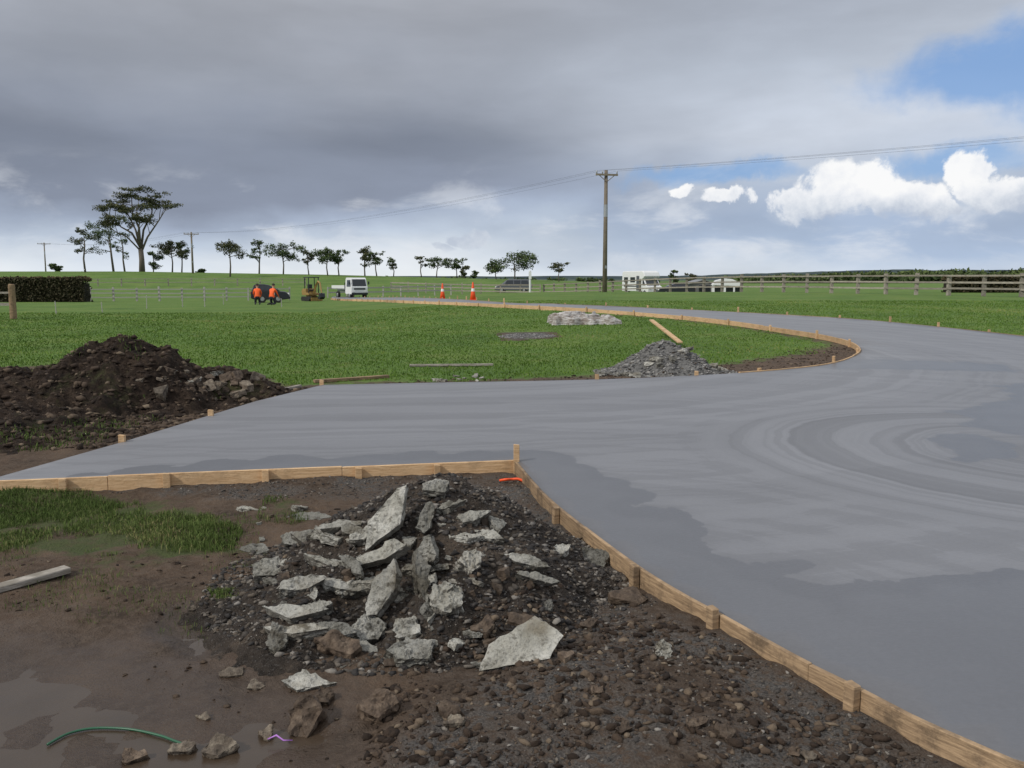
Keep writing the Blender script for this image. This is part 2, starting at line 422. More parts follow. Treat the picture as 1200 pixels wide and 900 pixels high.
def build_concrete():
    n0 = len(outline)
    pts = [Vector(p) for p in outline]
    xs = np.arange(-5, 14, .14); ys = np.arange(-.5, 15, .14)
    X, Y = np.meshgrid(xs, ys); X = X.ravel()+RNG.uniform(-.03, .03, X.size); Y = Y.ravel()+RNG.uniform(-.03, .03, Y.size)
    xs2 = np.arange(-18, 30, .9); ys2 = np.arange(-3, 90, .9)
    X2, Y2 = np.meshgrid(xs2, ys2); X2 = X2.ravel(); Y2 = Y2.ravel()
    k = ~((X2 > -5) & (X2 < 14) & (Y2 > -.5) & (Y2 < 15)); X2 = X2[k]; Y2 = Y2[k]
    X = np.concatenate([X, X2]); Y = np.concatenate([Y, Y2])
    k = poly_sd(X, Y, outline) > .06
    pts += [Vector((a, b)) for a, b in zip(X[k], Y[k])]
    res = geometry.delaunay_2d_cdt(pts, [], [list(range(n0))], 1, 1e-5)
    V2, E2, F2 = res[0], res[1], res[2]
    V = np.array([(v.x, v.y) for v in V2])
    Z = T(V[:, 0], V[:, 1])+ZC
    wet = np.full(len(V), -9.0)
    W1 = g([(540, 529), (640, 525), (700, 539), (735, 558), (775, 577), (765, 592), (820, 606), (865, 628), (872, 642), (925, 662), (965, 686), (1080, 672), (1200, 658), (1500, 650)])+[(9, -3), (2, -3)]+g([(1100, 990), (860, 830), (660, 700), (560, 610), (510, 550)])
    W2 = g([(1300, 435), (1165, 452), (1175, 468), (1108, 482), (1125, 500), (1200, 512), (1300, 540)])
    W3 = g([(-60, 580), (150, 547), (290, 536), (430, 533), (560, 526), (610, 530), (606, 560), (0, 600)])
    W4 = g([(1180, 425), (980, 420), (940, 429), (1000, 433), (1100, 434), (1200, 437)])
    W6 = g([(1090, 515), (1130, 505), (1200, 520), (1200, 545), (1120, 540)])
    for W in (W1, W2, W3, W4, W6): wet = np.maximum(wet, poly_sd(V[:, 0], V[:, 1], W))
    VV = [(v[0], v[1], z) for v, z in zip(V, Z)]
    FF = [tuple(f) for f in F2]
    ed = {}
    for f in FF:
        for i in range(3):
            e = (f[i], f[(i+1) % 3]); ed[e] = 1
    low = {}
    for (a, b) in list(ed):
        if (b, a) not in ed:
            for q in (a, b):
                if q not in low:
                    low[q] = len(VV); VV.append((VV[q][0], VV[q][1], VV[q][2]-.16))
            FF.append((b, a, low[a])); FF.append((b, low[a], low[b]))
    wet = np.concatenate([wet, np.full(len(VV)-len(wet), -9.)])
    me = np_mesh("concrete_driveway", VV, FF, [M_conc], attrs={"wet": np.clip(wet, -3, 3)})
    return structure(obj("concrete_driveway", me))
build_concrete()

# ------------------------------------------------------------------ ground sheet
PUD = [G(u, v) for u, v in [(-150, 790), (0, 780), (80, 780), (150, 795), (240, 815), (310, 840), (345, 875), (330, 960), (-150, 960)]]
PUD2 = [G(u, v) for u, v in [(190, 738), (215, 718), (270, 720), (266, 745), (230, 762)]]
WETZ = [G(u, v) for u, v in [(-150, 730), (150, 715), (330, 695), (400, 830), (420, 960), (-150, 960)]]
FIELD = [G(u, v) for u, v in [(-500, 452), (0, 432), (100, 425), (290, 437), (330, 452), (420, 449), (560, 446), (690, 441), (770, 434), (860, 426), (940, 415), (985, 404), (1030, 402), (1100, 420), (1500, 470)]]+[(4000, 5), (4000, 5000), (-4000, 5000), (-4000, 12)]
GP1 = [G(u, v) for u, v in [(-100, 580), (60, 574), (150, 583), (235, 598), (285, 622), (275, 645), (190, 662), (90, 650), (0, 648), (-100, 650)]]
GP2 = [G(u, v) for u, v in [(240, 692), (300, 695), (312, 718), (262, 724)]]
GP3 = [G(u, v) for u, v in [(310, 580), (370, 590), (360, 615), (300, 610)]]
GV1 = [G(u, v) for u, v in [(60, 574), (605, 555), (660, 600), (760, 690), (900, 780), (1200, 925), (1200, 1000), (900, 1000), (430, 920), (500, 780), (600, 640), (560, 590), (300, 585), (150, 580)]]
GV2 = [G(u, v) for u, v in [(590, 389), (640, 389), (650, 396), (600, 399)]]

def micro(x, y):
    near = 1-sst(9, 16, y)
    m = (fbm(x*1.3, y*1.3, 3, 4)-.5)*.09+(fbm(x*7, y*7, 9, 4)-.5)*.045
    m = m*near*sst(0.0, 1.2, y+2)
    m = m+(fbm(x*.25, y*.25, 5, 3)-.5)*.12*sst(14, 22, y)*(1-sst(25, 30, y)*.5)*0.5
    pd = poly_sd(x, y, PUD); dip = sst(-.45, .3, pd+(fbm(x*2.2, y*2.2, 41, 3)-.5)*.6)
    pd2 = sst(-.12, .08, poly_sd(x, y, PUD2))
    m = m*(1-dip*.62)-.040*dip-.045*pd2
    m = m+.07*np.exp(-(((x-.45)/.8)**2+((y-3.4)/.8)**2))
    m = m+.03*sst(-.3, -.05, poly_sd(x, y, near_outline))*(y < 8)
    return m
def GZ(x, y): return T(x, y)+micro(x, y)

def axis(parts):
    out = []
    for a, b, s in parts: out += list(np.arange(a, b, s))
    return out
fx = axis([(-10, -5, .06), (-5, 4, .03), (4, 9, .08)])
l = []; x = -10; s = .08
while x > -4500: s *= 1.09; x -= s; l.append(x)
r = []; x = 9; s = .1
while x < 4500: s *= 1.09; x += s; r.append(x)
xs = np.array(l[::-1]+fx+r)
fy = axis([(-30, 0, 2), (0, 1.6, .1), (1.6, 7.5, .027), (7.5, 16, .07)])
u_ = []; y = 16; s = .08
while y < 6000: s *= 1.045; y += s; u_.append(y)
ys = np.array(fy+u_)
X, Y = np.meshgrid(xs, ys); Xf, Yf = X.ravel(), Y.ravel()
Z = GZ(Xf, Yf)
csd = poly_sd(Xf, Yf, outline)
Z = np.where(csd > .3, Z-.05, Z)
Z = np.minimum(Z, np.where(csd > -.05, T(Xf, Yf)+ZC-.05, 1e9))
nx, ny = len(xs), len(ys)
idx = np.arange(nx*ny).reshape(ny, nx)
Fq = np.stack([idx[:-1, :-1], idx[:-1, 1:], idx[1:, 1:], idx[1:, :-1]], -1).reshape(-1, 4)
gs = np.full(Xf.shape, -5.)
for P in (FIELD, GP1, GP2, GP3):
    sd = poly_sd(Xf, Yf, P)
    if P is FIELD: sd = sd*.8
    if P is GP1: sd = np.minimum(sd*.9-.05, .12)
    if P in (GP2, GP3): sd = np.minimum(sd*1.5-.2, 0)
    gs = np.maximum(gs, sd)
# worn brown margin along the island side of the drive
gs = np.where((csd < 0) & (csd > -1.2) & (Yf > 12) & (Yf < 34) & (gs > 0), np.minimum(gs, -csd*.75-.22), gs)
gv = np.maximum(sst(-.25, .2, poly_sd(Xf, Yf, GV1))*.85, sst(-.3, .2, poly_sd(Xf, Yf, GV2)))
gs = np.where(poly_sd(Xf, Yf, GV2) > -.3, -.2, gs)
wet = np.maximum(sst(-.8, .2, poly_sd(Xf, Yf, PUD)), sst(-.3, .1, poly_sd(Xf, Yf, PUD2)))
wet = np.maximum(wet, .48*sst(-.4, .5, poly_sd(Xf, Yf, WETZ)))
me = np_mesh("ground", np.stack([Xf, Yf, Z], 1), Fq, [M_ground], True, {"grass": np.clip(gs, -3, 3), "gravel": gv, "wet": wet})
structure(obj("ground", me))

mt, nt, b = new_mat("muddy_water", .06, spec=.4); co = nt.n('ShaderNodeNewGeometry').outputs['Position']
nt.put(b.inputs['Base Color'], nt.mix(nt.noise(co, 3, 5), (.040, .028, .019, 1), (.078, .056, .039, 1)))
nt.put(b.inputs['Roughness'], nt.m('ADD', .05, nt.m('MULTIPLY', nt.noise(co, 4, 6, .65), .45)))
bump(nt, b, nt.noise(co, 14, 5), .003)
mb = MB(); mb.v = [(-4.2, 1.2, -.030), (-.6, 1.2, -.030), (-.6, 4.1, -.030), (-4.2, 4.1, -.030)]; mb.f = [(0, 1, 2, 3)]; mb.m = [0]
structure(obj("puddle_water", mb.mesh("puddle_water", [mt])))

# ------------------------------------------------------------------ hills on the horizon
mt, nt, b = new_mat("distant_hills_haze", 1, spec=0); co = nt.n('ShaderNodeNewGeometry').outputs['Position']
nt.put(b.inputs['Base Color'], nt.ramp(nt.noise(co, .012, 6, .7), [(.35, (.04, .055, .068, 1)), (.5, (.06, .08, .088, 1)), (.65, (.09, .12, .10, 1))]))
def hill_strip(name, d, azs, hfun, mat, depth=300):
    n = 160; V = []; F = []
    for i in range(n+1):
        a = azs[0]+(azs[1]-azs[0])*i/n; h = hfun(a)
        for k_, (dd, hh) in enumerate(((0, -3), (depth*.25, h*.7), (depth*.5, h), (depth, -3))):
            V.append((a*(d+dd), d+dd, hh))
    for i in range(n):
        for k_ in range(3):
            a = i*4+k_; F.append((a, a+4, a+5, a+1))
    me = np_mesh(name, V, F, [mat], True)
    structure(obj(name, me))
hill_strip("hills", 1400, (.1, 1.0), lambda a: 2+float(sst(.12, .42, a))*(10+6*float(fbm(a*9, 0, 4, 4)))+2.5*float(fbm(a*70, 0, 8, 3)), mt)
hill_strip("hills_far", 2600, (-1.0, .3), lambda a: 4+9*float(fbm(a*8, 3, 5, 4)), mt)

# ------------------------------------------------------------------ formwork
def resample(P, step):
    P = [Vector((p[0], p[1])) for p in P]; out = [P[0]]; acc = 0
    for a, b_ in zip(P, P[1:]):
        L = (b_-a).length
        while acc+L >= step:
            t = (step-acc)/L; a = a+(b_-a)*t; out.append(a.copy()); L = (b_-a).length; acc = 0
        acc += L
    return out
def board(P, mat, side, label, th=.03, top=.0, hgt=.15, nm="formwork_board"):
    V = []; F = []; n = len(P)
    for i, p in enumerate(P):
        d = (P[min(i+1, n-1)]-P[max(i-1, 0)]).normalized(); nn = Vector((-d.y, d.x))*side
        z = float(T(p.x, p.y))+ZC+top
        a = p+nn*.003; c = p+nn*(th+.003)
        V += [(a.x, a.y, z), (c.x, c.y, z), (c.x, c.y, z-hgt), (a.x, a.y, z-hgt)]
    for i in range(n-1):
        for k_ in range(4):
            q = (k_+1) % 4
            F.append((i*4+k_, i*4+q, (i+1)*4+q, (i+1)*4+k_))
    F.append((3, 2, 1, 0)); F.append(tuple((n-1)*4+k_ for k_ in range(4)))
    mb = MB(); mb.v = V; mb.f = F; mb.m = [0]*len(F)
    o = obj(nm, mb.mesh(nm, [mat]))
    tag(o, label, "board", "timber formwork boards edging the concrete"); bevel(o, .003, 1)
    return o
def stake(x, y, up, mat, label, w=.045, d=.04, rot=0, lean=0, depth=.3):
    mb = MB(); z = float(T(x, y))
    mb.v = [(-w/2, -d/2, -depth), (w/2, -d/2, -depth), (w/2, d/2, -depth), (-w/2, d/2, -depth),
            (-w/2, -d/2, up), (w/2, -d/2, up-.004), (w/2, d/2, up-.006), (-w/2, d/2, up)]
    mb.f = [(0, 3, 2, 1), (4, 5, 6, 7), (0, 1, 5, 4), (1, 2, 6, 5), (2, 3, 7, 6), (3, 0, 4, 7)]; mb.m = [0]*6
    o = obj("wooden_stake", mb.mesh("wooden_stake", [mat]), (x, y, z), (random.uniform(-.03, .03), lean, rot))
    bevel(o, .003, 1)
    return tag(o, label, "stake", "stakes holding the formwork")
Pa, Pb = Vector(A[0]), Vector(A[1])
dirA = (Pb-Pa).normalized(); nA = Vector((dirA.y, -dirA.x))
LA = (Pb-Pa).length
start = Pa-dirA*1.5
cuts = [0, .42*(LA+1.5), .74*(LA+1.5), LA+1.5+.02]
for i in range(3):
    a = start+dirA*(cuts[i]+.002); b_ = start+dirA*(cuts[i+1]-.002)
    board([a, b_], M_pine, -1, "pale pine formwork board along the straight concrete edge", top=.004+.006*(i % 2), th=.028)
for u in (83, 197, 310, 421, 518):
    p = Vector(G(u, 555, ZC)); t = (p-Pa).dot(dirA); p = Pa+dirA*t+nA*.058
    ang = math.atan2(dirA.y, dirA.x)
    stake(p.x, p.y, ZC+random.uniform(.0, .03), M_pine, "short pine peg nailed against straight formwork", rot=ang, w=.055)
p = Pb+nA*.062+dirA*(-.01)
stake(p.x, p.y, ZC+.15, M_pine, "tall pine peg at the corner of the formwork", rot=.05, w=.05)
RB = resample(B, .12); seg = 18
for i in range(0, min(len(RB)-1, 80), seg):
    P = RB[i:i+seg+1]
    if len(P) > 2: board(P, M_pined, -1, "muddy bent timber formwork board along the curved concrete edge", top=.003+.004*((i//seg) % 2), th=.024)
for (u, v, up) in ((652, 598, .02), (748, 668, .03), (838, 718, .045), (1014, 812, .03)):
    p = Vector(G(u, v, ZC)); j = min(range(len(RB)), key=lambda q: (RB[q]-p).length)
    d = (RB[j+1]-RB[j]).normalized(); nn = Vector((d.y, -d.x)); q = RB[j]+nn*.052
    stake(q.x, q.y, ZC+up, M_pined, "square timber peg against the curved formwork", rot=math.atan2(d.y, d.x), w=.05, d=.04)
REa = resample(E, .5)
cut_end = min(range(len(REa)), key=lambda q: (REa[q]-Vector(G(930, 432, ZC))).length)
for i in range(0, cut_end, 9):
    P = REa[i:min(i+10, len(REa))]
    if len(P) > 2: board(P, M_pine, -1, "pale timber formwork board on the grass side of the driveway", top=.015+.01*((i//9) % 2), hgt=.2, th=.03)
for i in range(2, cut_end+4, 5):
    d = (REa[i+1]-REa[i]).normalized(); nn = Vector((d.y, -d.x)); q = REa[i]+nn*.06
    stake(q.x, q.y, ZC+random.uniform(.03, .12), M_pine, "small pine peg beside the driveway edge on grass", rot=math.atan2(d.y, d.x), w=.06, d=.05)
for u, v in ((817, 440), (376, 451), (140, 519), (245, 488), (700, 444)):
    x, y = G(u, v, ZC); stake(x+.0, y+.06, ZC+.07, M_pine, "small pine peg at the back edge of concrete", w=.06)
RD = resample(Dp, .5)
for i in range(4, len(RD)-2, 4):
    d = (RD[i+1]-RD[i]).normalized(); nn = Vector((d.y, -d.x)); q = RD[i]+nn*.06
    o = stake(q.x, q.y, ZC+random.uniform(.06, .2), M_pine, "short pale peg along the outer driveway edge", w=.06, d=.05)
for i in range(0, len(RD)-1, 9):
    P = RD[i:i+10]
    if len(P) > 2: board(P, M_pined, -1, "brown formwork board along the outer driveway edge", top=.006+.006*((i//9) % 2), hgt=.15)

# ------------------------------------------------------------------ stones / chunks
def ico():
    bm = bmesh.new(); bmesh.ops.create_icosphere(bm, subdivisions=1, radius=1)
    V = np.array([v.co[:] for v in bm.verts]); F = np.array([[v.index for v in f.verts] for f in bm.faces]); bm.free(); return V, F
IV, IF = ico()
def stones_mesh(name, X, Y, Z, S, mat):
    n = len(X)
    V = IV[None]*(1+RNG.uniform(-.45, .35, (n, len(IV), 1)))
    V = V*np.stack([RNG.uniform(.7, 1.5, n), RNG.uniform(.5, 1.0, n), RNG.uniform(.25, .75, n)], 1)[:, None]
    a = RNG.uniform(0, 6.28, n); c, s_ = np.cos(a), np.sin(a)
    t = RNG.uniform(-.7, .7, n); ct, st = np.cos(t), np.sin(t)
    x, y, z = V[..., 0], V[..., 1], V[..., 2]
    y, z = y*ct[:, None]-z*st[:, None], y*st[:, None]+z*ct[:, None]
    x, y = x*c[:, None]-y*s_[:, None], x*s_[:, None]+y*c[:, None]
    V = np.stack([x, y, z], -1)*S[:, None, None]+np.stack([X, Y, Z], -1)[:, None]
    F = (IF[None]+(np.arange(n)*len(IV))[:, None, None]).reshape(-1, 3)
    rnd = np.repeat(RNG.uniform(0, 1, n), len(IV))
    return np_mesh(name, V.reshape(-1, 3), F, [mat], attrs={"rnd": rnd})
def sample_poly(P, n):
    P_ = np.array(P); lo, hi = P_.min(0), P_.max(0); xs_, ys_ = [], []
    tot = 0
    while tot < n:
        x = RNG.uniform(lo[0], hi[0], n*2); y = RNG.uniform(lo[1], hi[1], n*2)
        k = poly_sd(x, y, P) > 0; xs_.append(x[k]); ys_.append(y[k]); tot += k.sum()
    return np.concatenate(xs_)[:n], np.concatenate(ys_)[:n]

class Mound:
    def __init__(s, name, label, c, rx, ry, h, mat, seed, n=150, pk=(0, 0), rough=.06, cat="pile", fine=5):
        s.c = c; s.rx = rx; s.ry = ry; s.h = h; s.seed = seed; s.pk = pk; s.rough = rough; s.fine = fine
        t = np.linspace(-1.25, 1.25, n); X, Y = np.meshgrid(c[0]+t*rx, c[1]+t*ry); X = X.ravel(); Y = Y.ravel()
        Z = s.z(X, Y); idx = np.arange(n*n).reshape(n, n)
        F = np.stack([idx[:-1, :-1], idx[:-1, 1:], idx[1:, 1:], idx[1:, :-1]], -1).reshape(-1, 4)
        ok = (Z > T(X, Y)-.075)[F].any(1); F = F[ok]
        used = np.unique(F); mp = -np.ones(n*n, int); mp[used] = np.arange(len(used))
        me = np_mesh(name, np.stack([X, Y, Z], 1)[used], mp[F], [mat], True)
        s.o = tag(obj(name, me), label, cat)
    def z(s, x, y):
        x = np.asarray(x, float); y = np.asarray(y, float)
        ax = (x-s.c[0])/s.rx; ay = (y-s.c[1])/s.ry
        r = np.sqrt(ax*ax+ay*ay)
        w = np.clip(1-r, 0, 1); ax2 = ax-s.pk[0]*w; ay2 = ay-s.pk[1]*w
        r = np.sqrt(ax2**2+ay2**2)+(fbm(x*2/s.rx, y*2/s.ry, s.seed, 3)-.5)*.45
        p = np.clip(1-r, -.3, 1)
        pp = np.clip(p, 0, 1)
        hh = np.where(p > 0, s.h*((1-np.cos(pp*math.pi))/2*.5+.5*pp), p*s.h)
        det = (fbm(x*s.fine, y*s.fine, s.seed+5, 6)-.5)*s.rough*2*np.clip(p*5+.6, 0, 1)
        return T(x, y)+hh+det-.02
def top_z(x, y, mounds):
    z = GZ(x, y)
    for m in mounds: z = np.maximum(z, m.z(x, y))
    return z

M_m1 = mat_mound("dark_gravel_soil", (.026, .021, .017, 1), (.058, .046, .037, 1), (.11, .085, .065, 1), .55)
M_m2 = mat_mound("turned_brown_topsoil", (.010, .007, .005, 1), (.030, .019, .013, 1), (.078, .054, .037, 1), .3, (.11, .085, .06, 1), True)
M_m3 = mat_mound("grey_gravel_heap", (.10, .098, .096, 1), (.18, .178, .172, 1), (.27, .265, .255, 1))
rub = Mound("rubble_mound", "heap of dark gravel and soil under broken concrete slabs", (-.50, 4.88), 1.2, 1.25, .54, M_m1, 21, 260, (.05, .12), .07, fine=6)
SO = [Mound("soil_pile", "tall heap of dark brown topsoil beside the concrete", (-5.45, 12.0), 1.75, 1.7, 1.10, M_m2, 40, 220, (.1, 0), .16),
      Mound("soil_pile", "long low shoulder of dark turned topsoil", (-7.9, 11.5), 3.0, 1.9, .86, M_m2, 47, 200, (0, 0), .14),
      Mound("soil_pile", "low spread of brown soil mixed with broken rock", (-4.1, 12.4), 1.1, .95, .48, M_m2, 52, 130, (0, 0), .10),
      Mound("soil_pile", "low apron of dark soil clods in front of heap", (-6.1, 9.9), 2.2, 1.4, .30, M_m2, 58, 180, (0, 0), .12)]
SO = tuple(SO)
gx, gy = G(787, 441)
grav = Mound("gravel_pile", "small grey gravel heap with broken concrete on grass", (gx, gy+.75), 1.15, .8, .62, M_m3, 60, 140, (0, 0), .04)
gx2, gy2 = G(617, 394)
grav2 = Mound("gravel_pile", "thin flat patch of dark gravel lying on grass", (gx2, gy2), .75, .7, .09, M_m3, 66, 60, (0, 0), .02)

M_st1 = mat_stones("mixed_gravel", [(0, (.030, .028, .028, 1)), (.45, (.066, .060, .056, 1)), (.75, (.115, .095, .075, 1)), (1, (.27, .25, .225, 1))])
M_st2 = mat_stones("soil_clods", [(0, (.020, .013, .009, 1)), (.5, (.050, .034, .024, 1)), (.85, (.095, .068, .048, 1)), (1, (.20, .155, .11, 1))])
M_st3 = mat_stones("grey_chip", [(0, (.09, .09, .09, 1)), (.6, (.19, .188, .185, 1)), (1, (.40, .39, .37, 1))])
def scatter(name, label, cat, P, n, s0, s1, mat, mounds=(), power=2.2, filt=None):
    x, y = sample_poly(P, n) if not isinstance(P, tuple) else P
    if filt is not None: k = filt(x, y); x = x[k]; y = y[k]
    k = poly_sd(x, y, outline) < -.05; x = x[k]; y = y[k]
    S = s0+(s1-s0)*RNG.uniform(0, 1, len(x))**power
    z = top_z(x, y, mounds)
    o = obj(name, stones_mesh(name, x, y, z+S*.1, S, mat)); return stuff(o, label, cat)
def disc(cx, cy, rx, ry, n):
    r = np.sqrt(RNG.uniform(0, 1, n)); a = RNG.uniform(0, 6.283, n); return (cx+rx*r*np.cos(a), cy+ry*r*np.sin(a))
patchy = lambda sc, th, sd_: (lambda x, y: fbm(x*sc, y*sc, sd_, 4) > th)
scatter("gravel", "loose dark gravel beside the formwork", "gravel", GV1, 13000, .002, .014, M_st1, (rub,), 4, patchy(2, .46, 12))
scatter("gravel", "dark gravel and crumbs over the rubble heap", "gravel", disc(-.5, 4.88, 1.2, 1.25, 17000), 0, .003, .024, M_st1, (rub,), 4)
scatter("soil_clods", "brown clods and stones over bare dirt", "soil", [G(u, v) for u, v in [(-100, 650), (300, 600), (600, 590), (1000, 830), (1150, 960), (-200, 960)]], 5000, .002, .020, M_st2, (rub,), 7, lambda x, y: (poly_sd(x, y, PUD) < .02) & (poly_sd(x, y, GP1) < .1) & (fbm(x*1.5, y*1.5, 15, 4) > .48))
scatter("soil_clods", "brown clods over the freshly dug spoil", "soil", [G(u, v) for u, v in [(400, 960), (450, 800), (700, 690), (820, 750), (1150, 940), (1100, 990)]], 8000, .002, .028, M_st2, (rub,), 6, patchy(2.5, .42, 19))
scatter("soil_clods", "crumbly topsoil lumps over the big heap", "soil", disc(-6.0, 11.4, 4.2, 2.9, 20000), 0, .006, .06, M_st2, SO, 5)
scatter("gravel", "grey chips over the gravel heap", "gravel", disc(grav.c[0], grav.c[1], 1.3, .95, 4500), 0, .008, .04, M_st3, (grav,), 3.5)
scatter("gravel", "grey chips on the small gravel patch", "gravel", disc(gx2, gy2, .8, .75, 1200), 0, .012, .035, M_st3, (grav2,), 2.5)
scatter("gravel", "scattered crumbs on the dirt strip beyond the concrete", "gravel", [G(u, v) for u, v in [(330, 458), (500, 445), (700, 440), (860, 425), (960, 405), (1005, 405), (990, 425), (850, 440), (600, 450)]], 1600, .008, .035, M_st2, (grav,), 3.5)

def chunk_mesh(name, w, l, t, seed, mat, n=8, rough=.012, hf=1.0):
    rnd = random.Random(seed); bm = bmesh.new()
    k = max(4, n+rnd.randint(-2, 1)); ang = sorted(2*math.pi*(i+rnd.uniform(-.36, .36))/k for i in range(k))
    top = []; bot = []
    for a in ang:
        r = rnd.uniform(.74, 1.12)
        cx, cy = math.cos(a)*w/2*r, math.sin(a)*l/2*r
        tz = t*rnd.uniform(.38, .56)
        top.append(bm.verts.new((cx, cy, tz))); o_ = rnd.uniform(.80, 1.1)
        bot.append(bm.verts.new((cx*o_, cy*o_, -t*rnd.uniform(.35, .7))))
    ct = bm.verts.new((0, 0, t*.5)); cb = bm.verts.new((0, 0, -t*.5))
    for i in range(k):
        j = (i+1) % k
        bm.faces.new((top[i], top[j], ct)); bm.faces.new((bot[j], bot[i], cb)); bm.faces.new((top[j], top[i], bot[i], bot[j]))
    bmesh.ops.recalc_face_normals(bm, faces=bm.faces)
    bmesh.ops.triangulate(bm, faces=bm.faces)
    for _ in range(3):
        bmesh.ops.subdivide_edges(bm, edges=[e for e in bm.edges if e.calc_length() > max(w, l)*.07], cuts=1, use_grid_fill=False)
        bmesh.ops.triangulate(bm, faces=bm.faces)
    bm.normal_update(); off = Vector((seed*3.7, seed*1.3, seed*7.1)); sc = 1/max(w, l)
    mv = {}
    for v in bm.verts:
        a = noise.noise(v.co*sc*4+off); b_ = noise.noise(v.co*sc*13+off); c = noise.noise(v.co*sc*32+off)
        mv[v] = v.normal*(a*2.2+b_*1.3*hf+c*.9*hf)*rough
    for v, d in mv.items(): v.co += d
    me = bpy.data.meshes.new(name); bm.to_mesh(me); bm.free(); me.materials.append(mat); return me

def hit(u, v, mounds, s_=1.5, smax=60, step=1.006):
    a = (u-600)/FPX; b_ = (450-v)/FPX; d = (a, CP+b_*SP, -SP+b_*CP)
    n_ = int(math.log(smax/s_)/math.log(step)); S = s_*step**np.arange(n_)
    X_, Y_, Z_ = d[0]*S, d[1]*S, CAMH+d[2]*S
    k = np.argmax(Z_ < top_z(X_, Y_, mounds))
    return float(X_[k]), float(Y_[k]), float(Z_[k]), float(S[k]), d
def slab(name, u, v, wpx, hpx, tilt, yaw, roll, seed, mat, label, t=.05, lift=0, mounds=(rub,), grp="broken concrete and rocks in the rubble heap", cat="rubble", n=6, hf=1.0, rk=.06):
    x, y, z, s_, d = hit(u, v, mounds)
    fs = max(.3, abs(math.sin(math.radians(tilt)+math.asin(-d[2]/math.hypot(*d[:2], d[2])))))
    cr, sr = abs(math.cos(math.radians(roll))), abs(math.sin(math.radians(roll)))
    w = wpx*s_/FPX/(cr+fs*sr); L = hpx*s_/FPX/(fs*cr+sr)
    me = chunk_mesh(name, w, L, t, seed, mat, n=n, rough=rk*min(t, .12)+.003, hf=hf)
    R = Matrix.Rotation(math.radians(yaw), 4, 'Z') @ Matrix.Rotation(math.radians(tilt), 4, 'X') @ Matrix.Rotation(math.radians(roll), 4, 'Z')
    nrm = R.to_3x3() @ Vector((0, 0, 1))
    off = nrm*(max(w, L)/2*max(0, math.sin(math.radians(tilt-20)))*.7+lift+t*.12)
    o = obj(name, me); o.matrix_world = Matrix.Translation(Vector((x, y, z))+off) @ R
    return tag(o, label, cat, grp)
C = "broken_concrete_slab"
LB = "pale weathered slab of broken concrete lying on rubble heap"
heroes = [ # u,v,w,h,tilt,yaw,roll,t,lift
 (465, 612, 52, 122, 60, -12, -28, .065, .03), (511, 580, 46, 24, 25, 10, 12, .045, .03), (452, 660, 30, 104, 45, -20, -56, .055, .02),
 (457, 700, 38, 96, 56, -15, -20, .06, .02), (489, 690, 24, 84, 48, 30, -10, .08, .01), (522, 710, 54, 52, 38, 10, 30, .11, .0),
 (478, 744, 48, 30, 25, -30, 10, .08, 0), (480, 770, 64, 40, 30, 15, 10, .08, .0), (618, 768, 78, 164, 36, -10, -54, .055, .04),
 (614, 664, 74, 16, 35, 25, -26, .04, .01), (628, 684, 72, 14, 35, 30, -30, .035, .01), (697, 661, 44, 28, 28, -10, 5, .07, 0), (655, 648, 44, 16, 25, 20, 16, .045, .0),
 (345, 722, 96, 24, 22, 5, -6, .05, .01), (350, 742, 84, 16, 22, -8, 4, .045, .0), (326, 755, 30, 42, 42, 0, 10, .06, .0), (347, 637, 46, 26, 25, 0, -10, .06, .0),
 (315, 672, 40, 30, 30, 10, 0, .07, .0), (302, 648, 40, 14, 20, -5, 0, .05, .0), (365, 608, 64, 11, 18, 0, 0, .03, .01), (400, 620, 74, 14, 22, 0, 12, .04, .01),
 (365, 803, 62, 26, 25, 0, 0, .06, .0), (405, 692, 80, 22, 28, 15, -20, .06, 0), (380, 662, 76, 16, 26, 0, -14, .05, 0), (430, 630, 62, 22, 35, 0, 36, .06, 0),
 (552, 612, 58, 16, 30, 20, 14, .05, .01), (575, 632, 52, 18, 30, -20, -15, .05, .0), (530, 598, 54, 14, 28, 0, 18, .04, .01),
 (545, 665, 50, 36, 40, 30, 24, .09, 0), (508, 652, 28, 58, 54, -20, 14, .07, 0), (432, 742, 40, 34, 35, 5, 0, .08, 0), (392, 745, 66, 18, 28, 0, -10, .06, 0),
 (777, 768, 18, 26, 45, 0, 0, .05, 0), (640, 713, 16, 14, 30, 0, 0, .04, 0), (415, 668, 66, 16, 35, -20, -34, .05, 0), (498, 612, 22, 52, 54, 10, -16, .06, .01),
 (350, 692, 66, 20, 28, 10, 12, .06, 0), (372, 716, 60, 18, 26, -10, 18, .06, 0),
]
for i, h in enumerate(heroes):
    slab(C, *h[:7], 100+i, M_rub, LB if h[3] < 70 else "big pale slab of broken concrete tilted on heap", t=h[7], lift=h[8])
rocks = [(400, 765, 70, 34, 30, 10, -20, .12), (362, 845, 46, 54, 50, 0, 10, .12), (445, 836, 54, 34, 30, 0, 10, .10), (525, 838, 36, 22, 25, 0, 0, .07), (735, 706, 50, 24, 25, 0, 0, .08),
 (610, 733, 50, 22, 25, 0, -10, .08), (655, 838, 22, 14, 20, 0, 0, .05), (815, 852, 34, 20, 20, 0, 25, .05), (850, 862, 30, 20, 20, 0, 0, .05), (730, 858, 26, 16, 20, 0, 0, .05), (830, 822, 22, 14, 20, 0, 0, .04),
 (380, 820, 26, 20, 30, 0, 0, .06), (155, 892, 40, 20, 20, 0, 0, .05), (690, 735, 30, 16, 20, 0, 10, .05), (565, 742, 34, 20, 25, 0, 10, .07), (930, 886, 26, 14, 20, 0, 20, .04), (700, 812, 28, 16, 20, 0, 20, .04)]
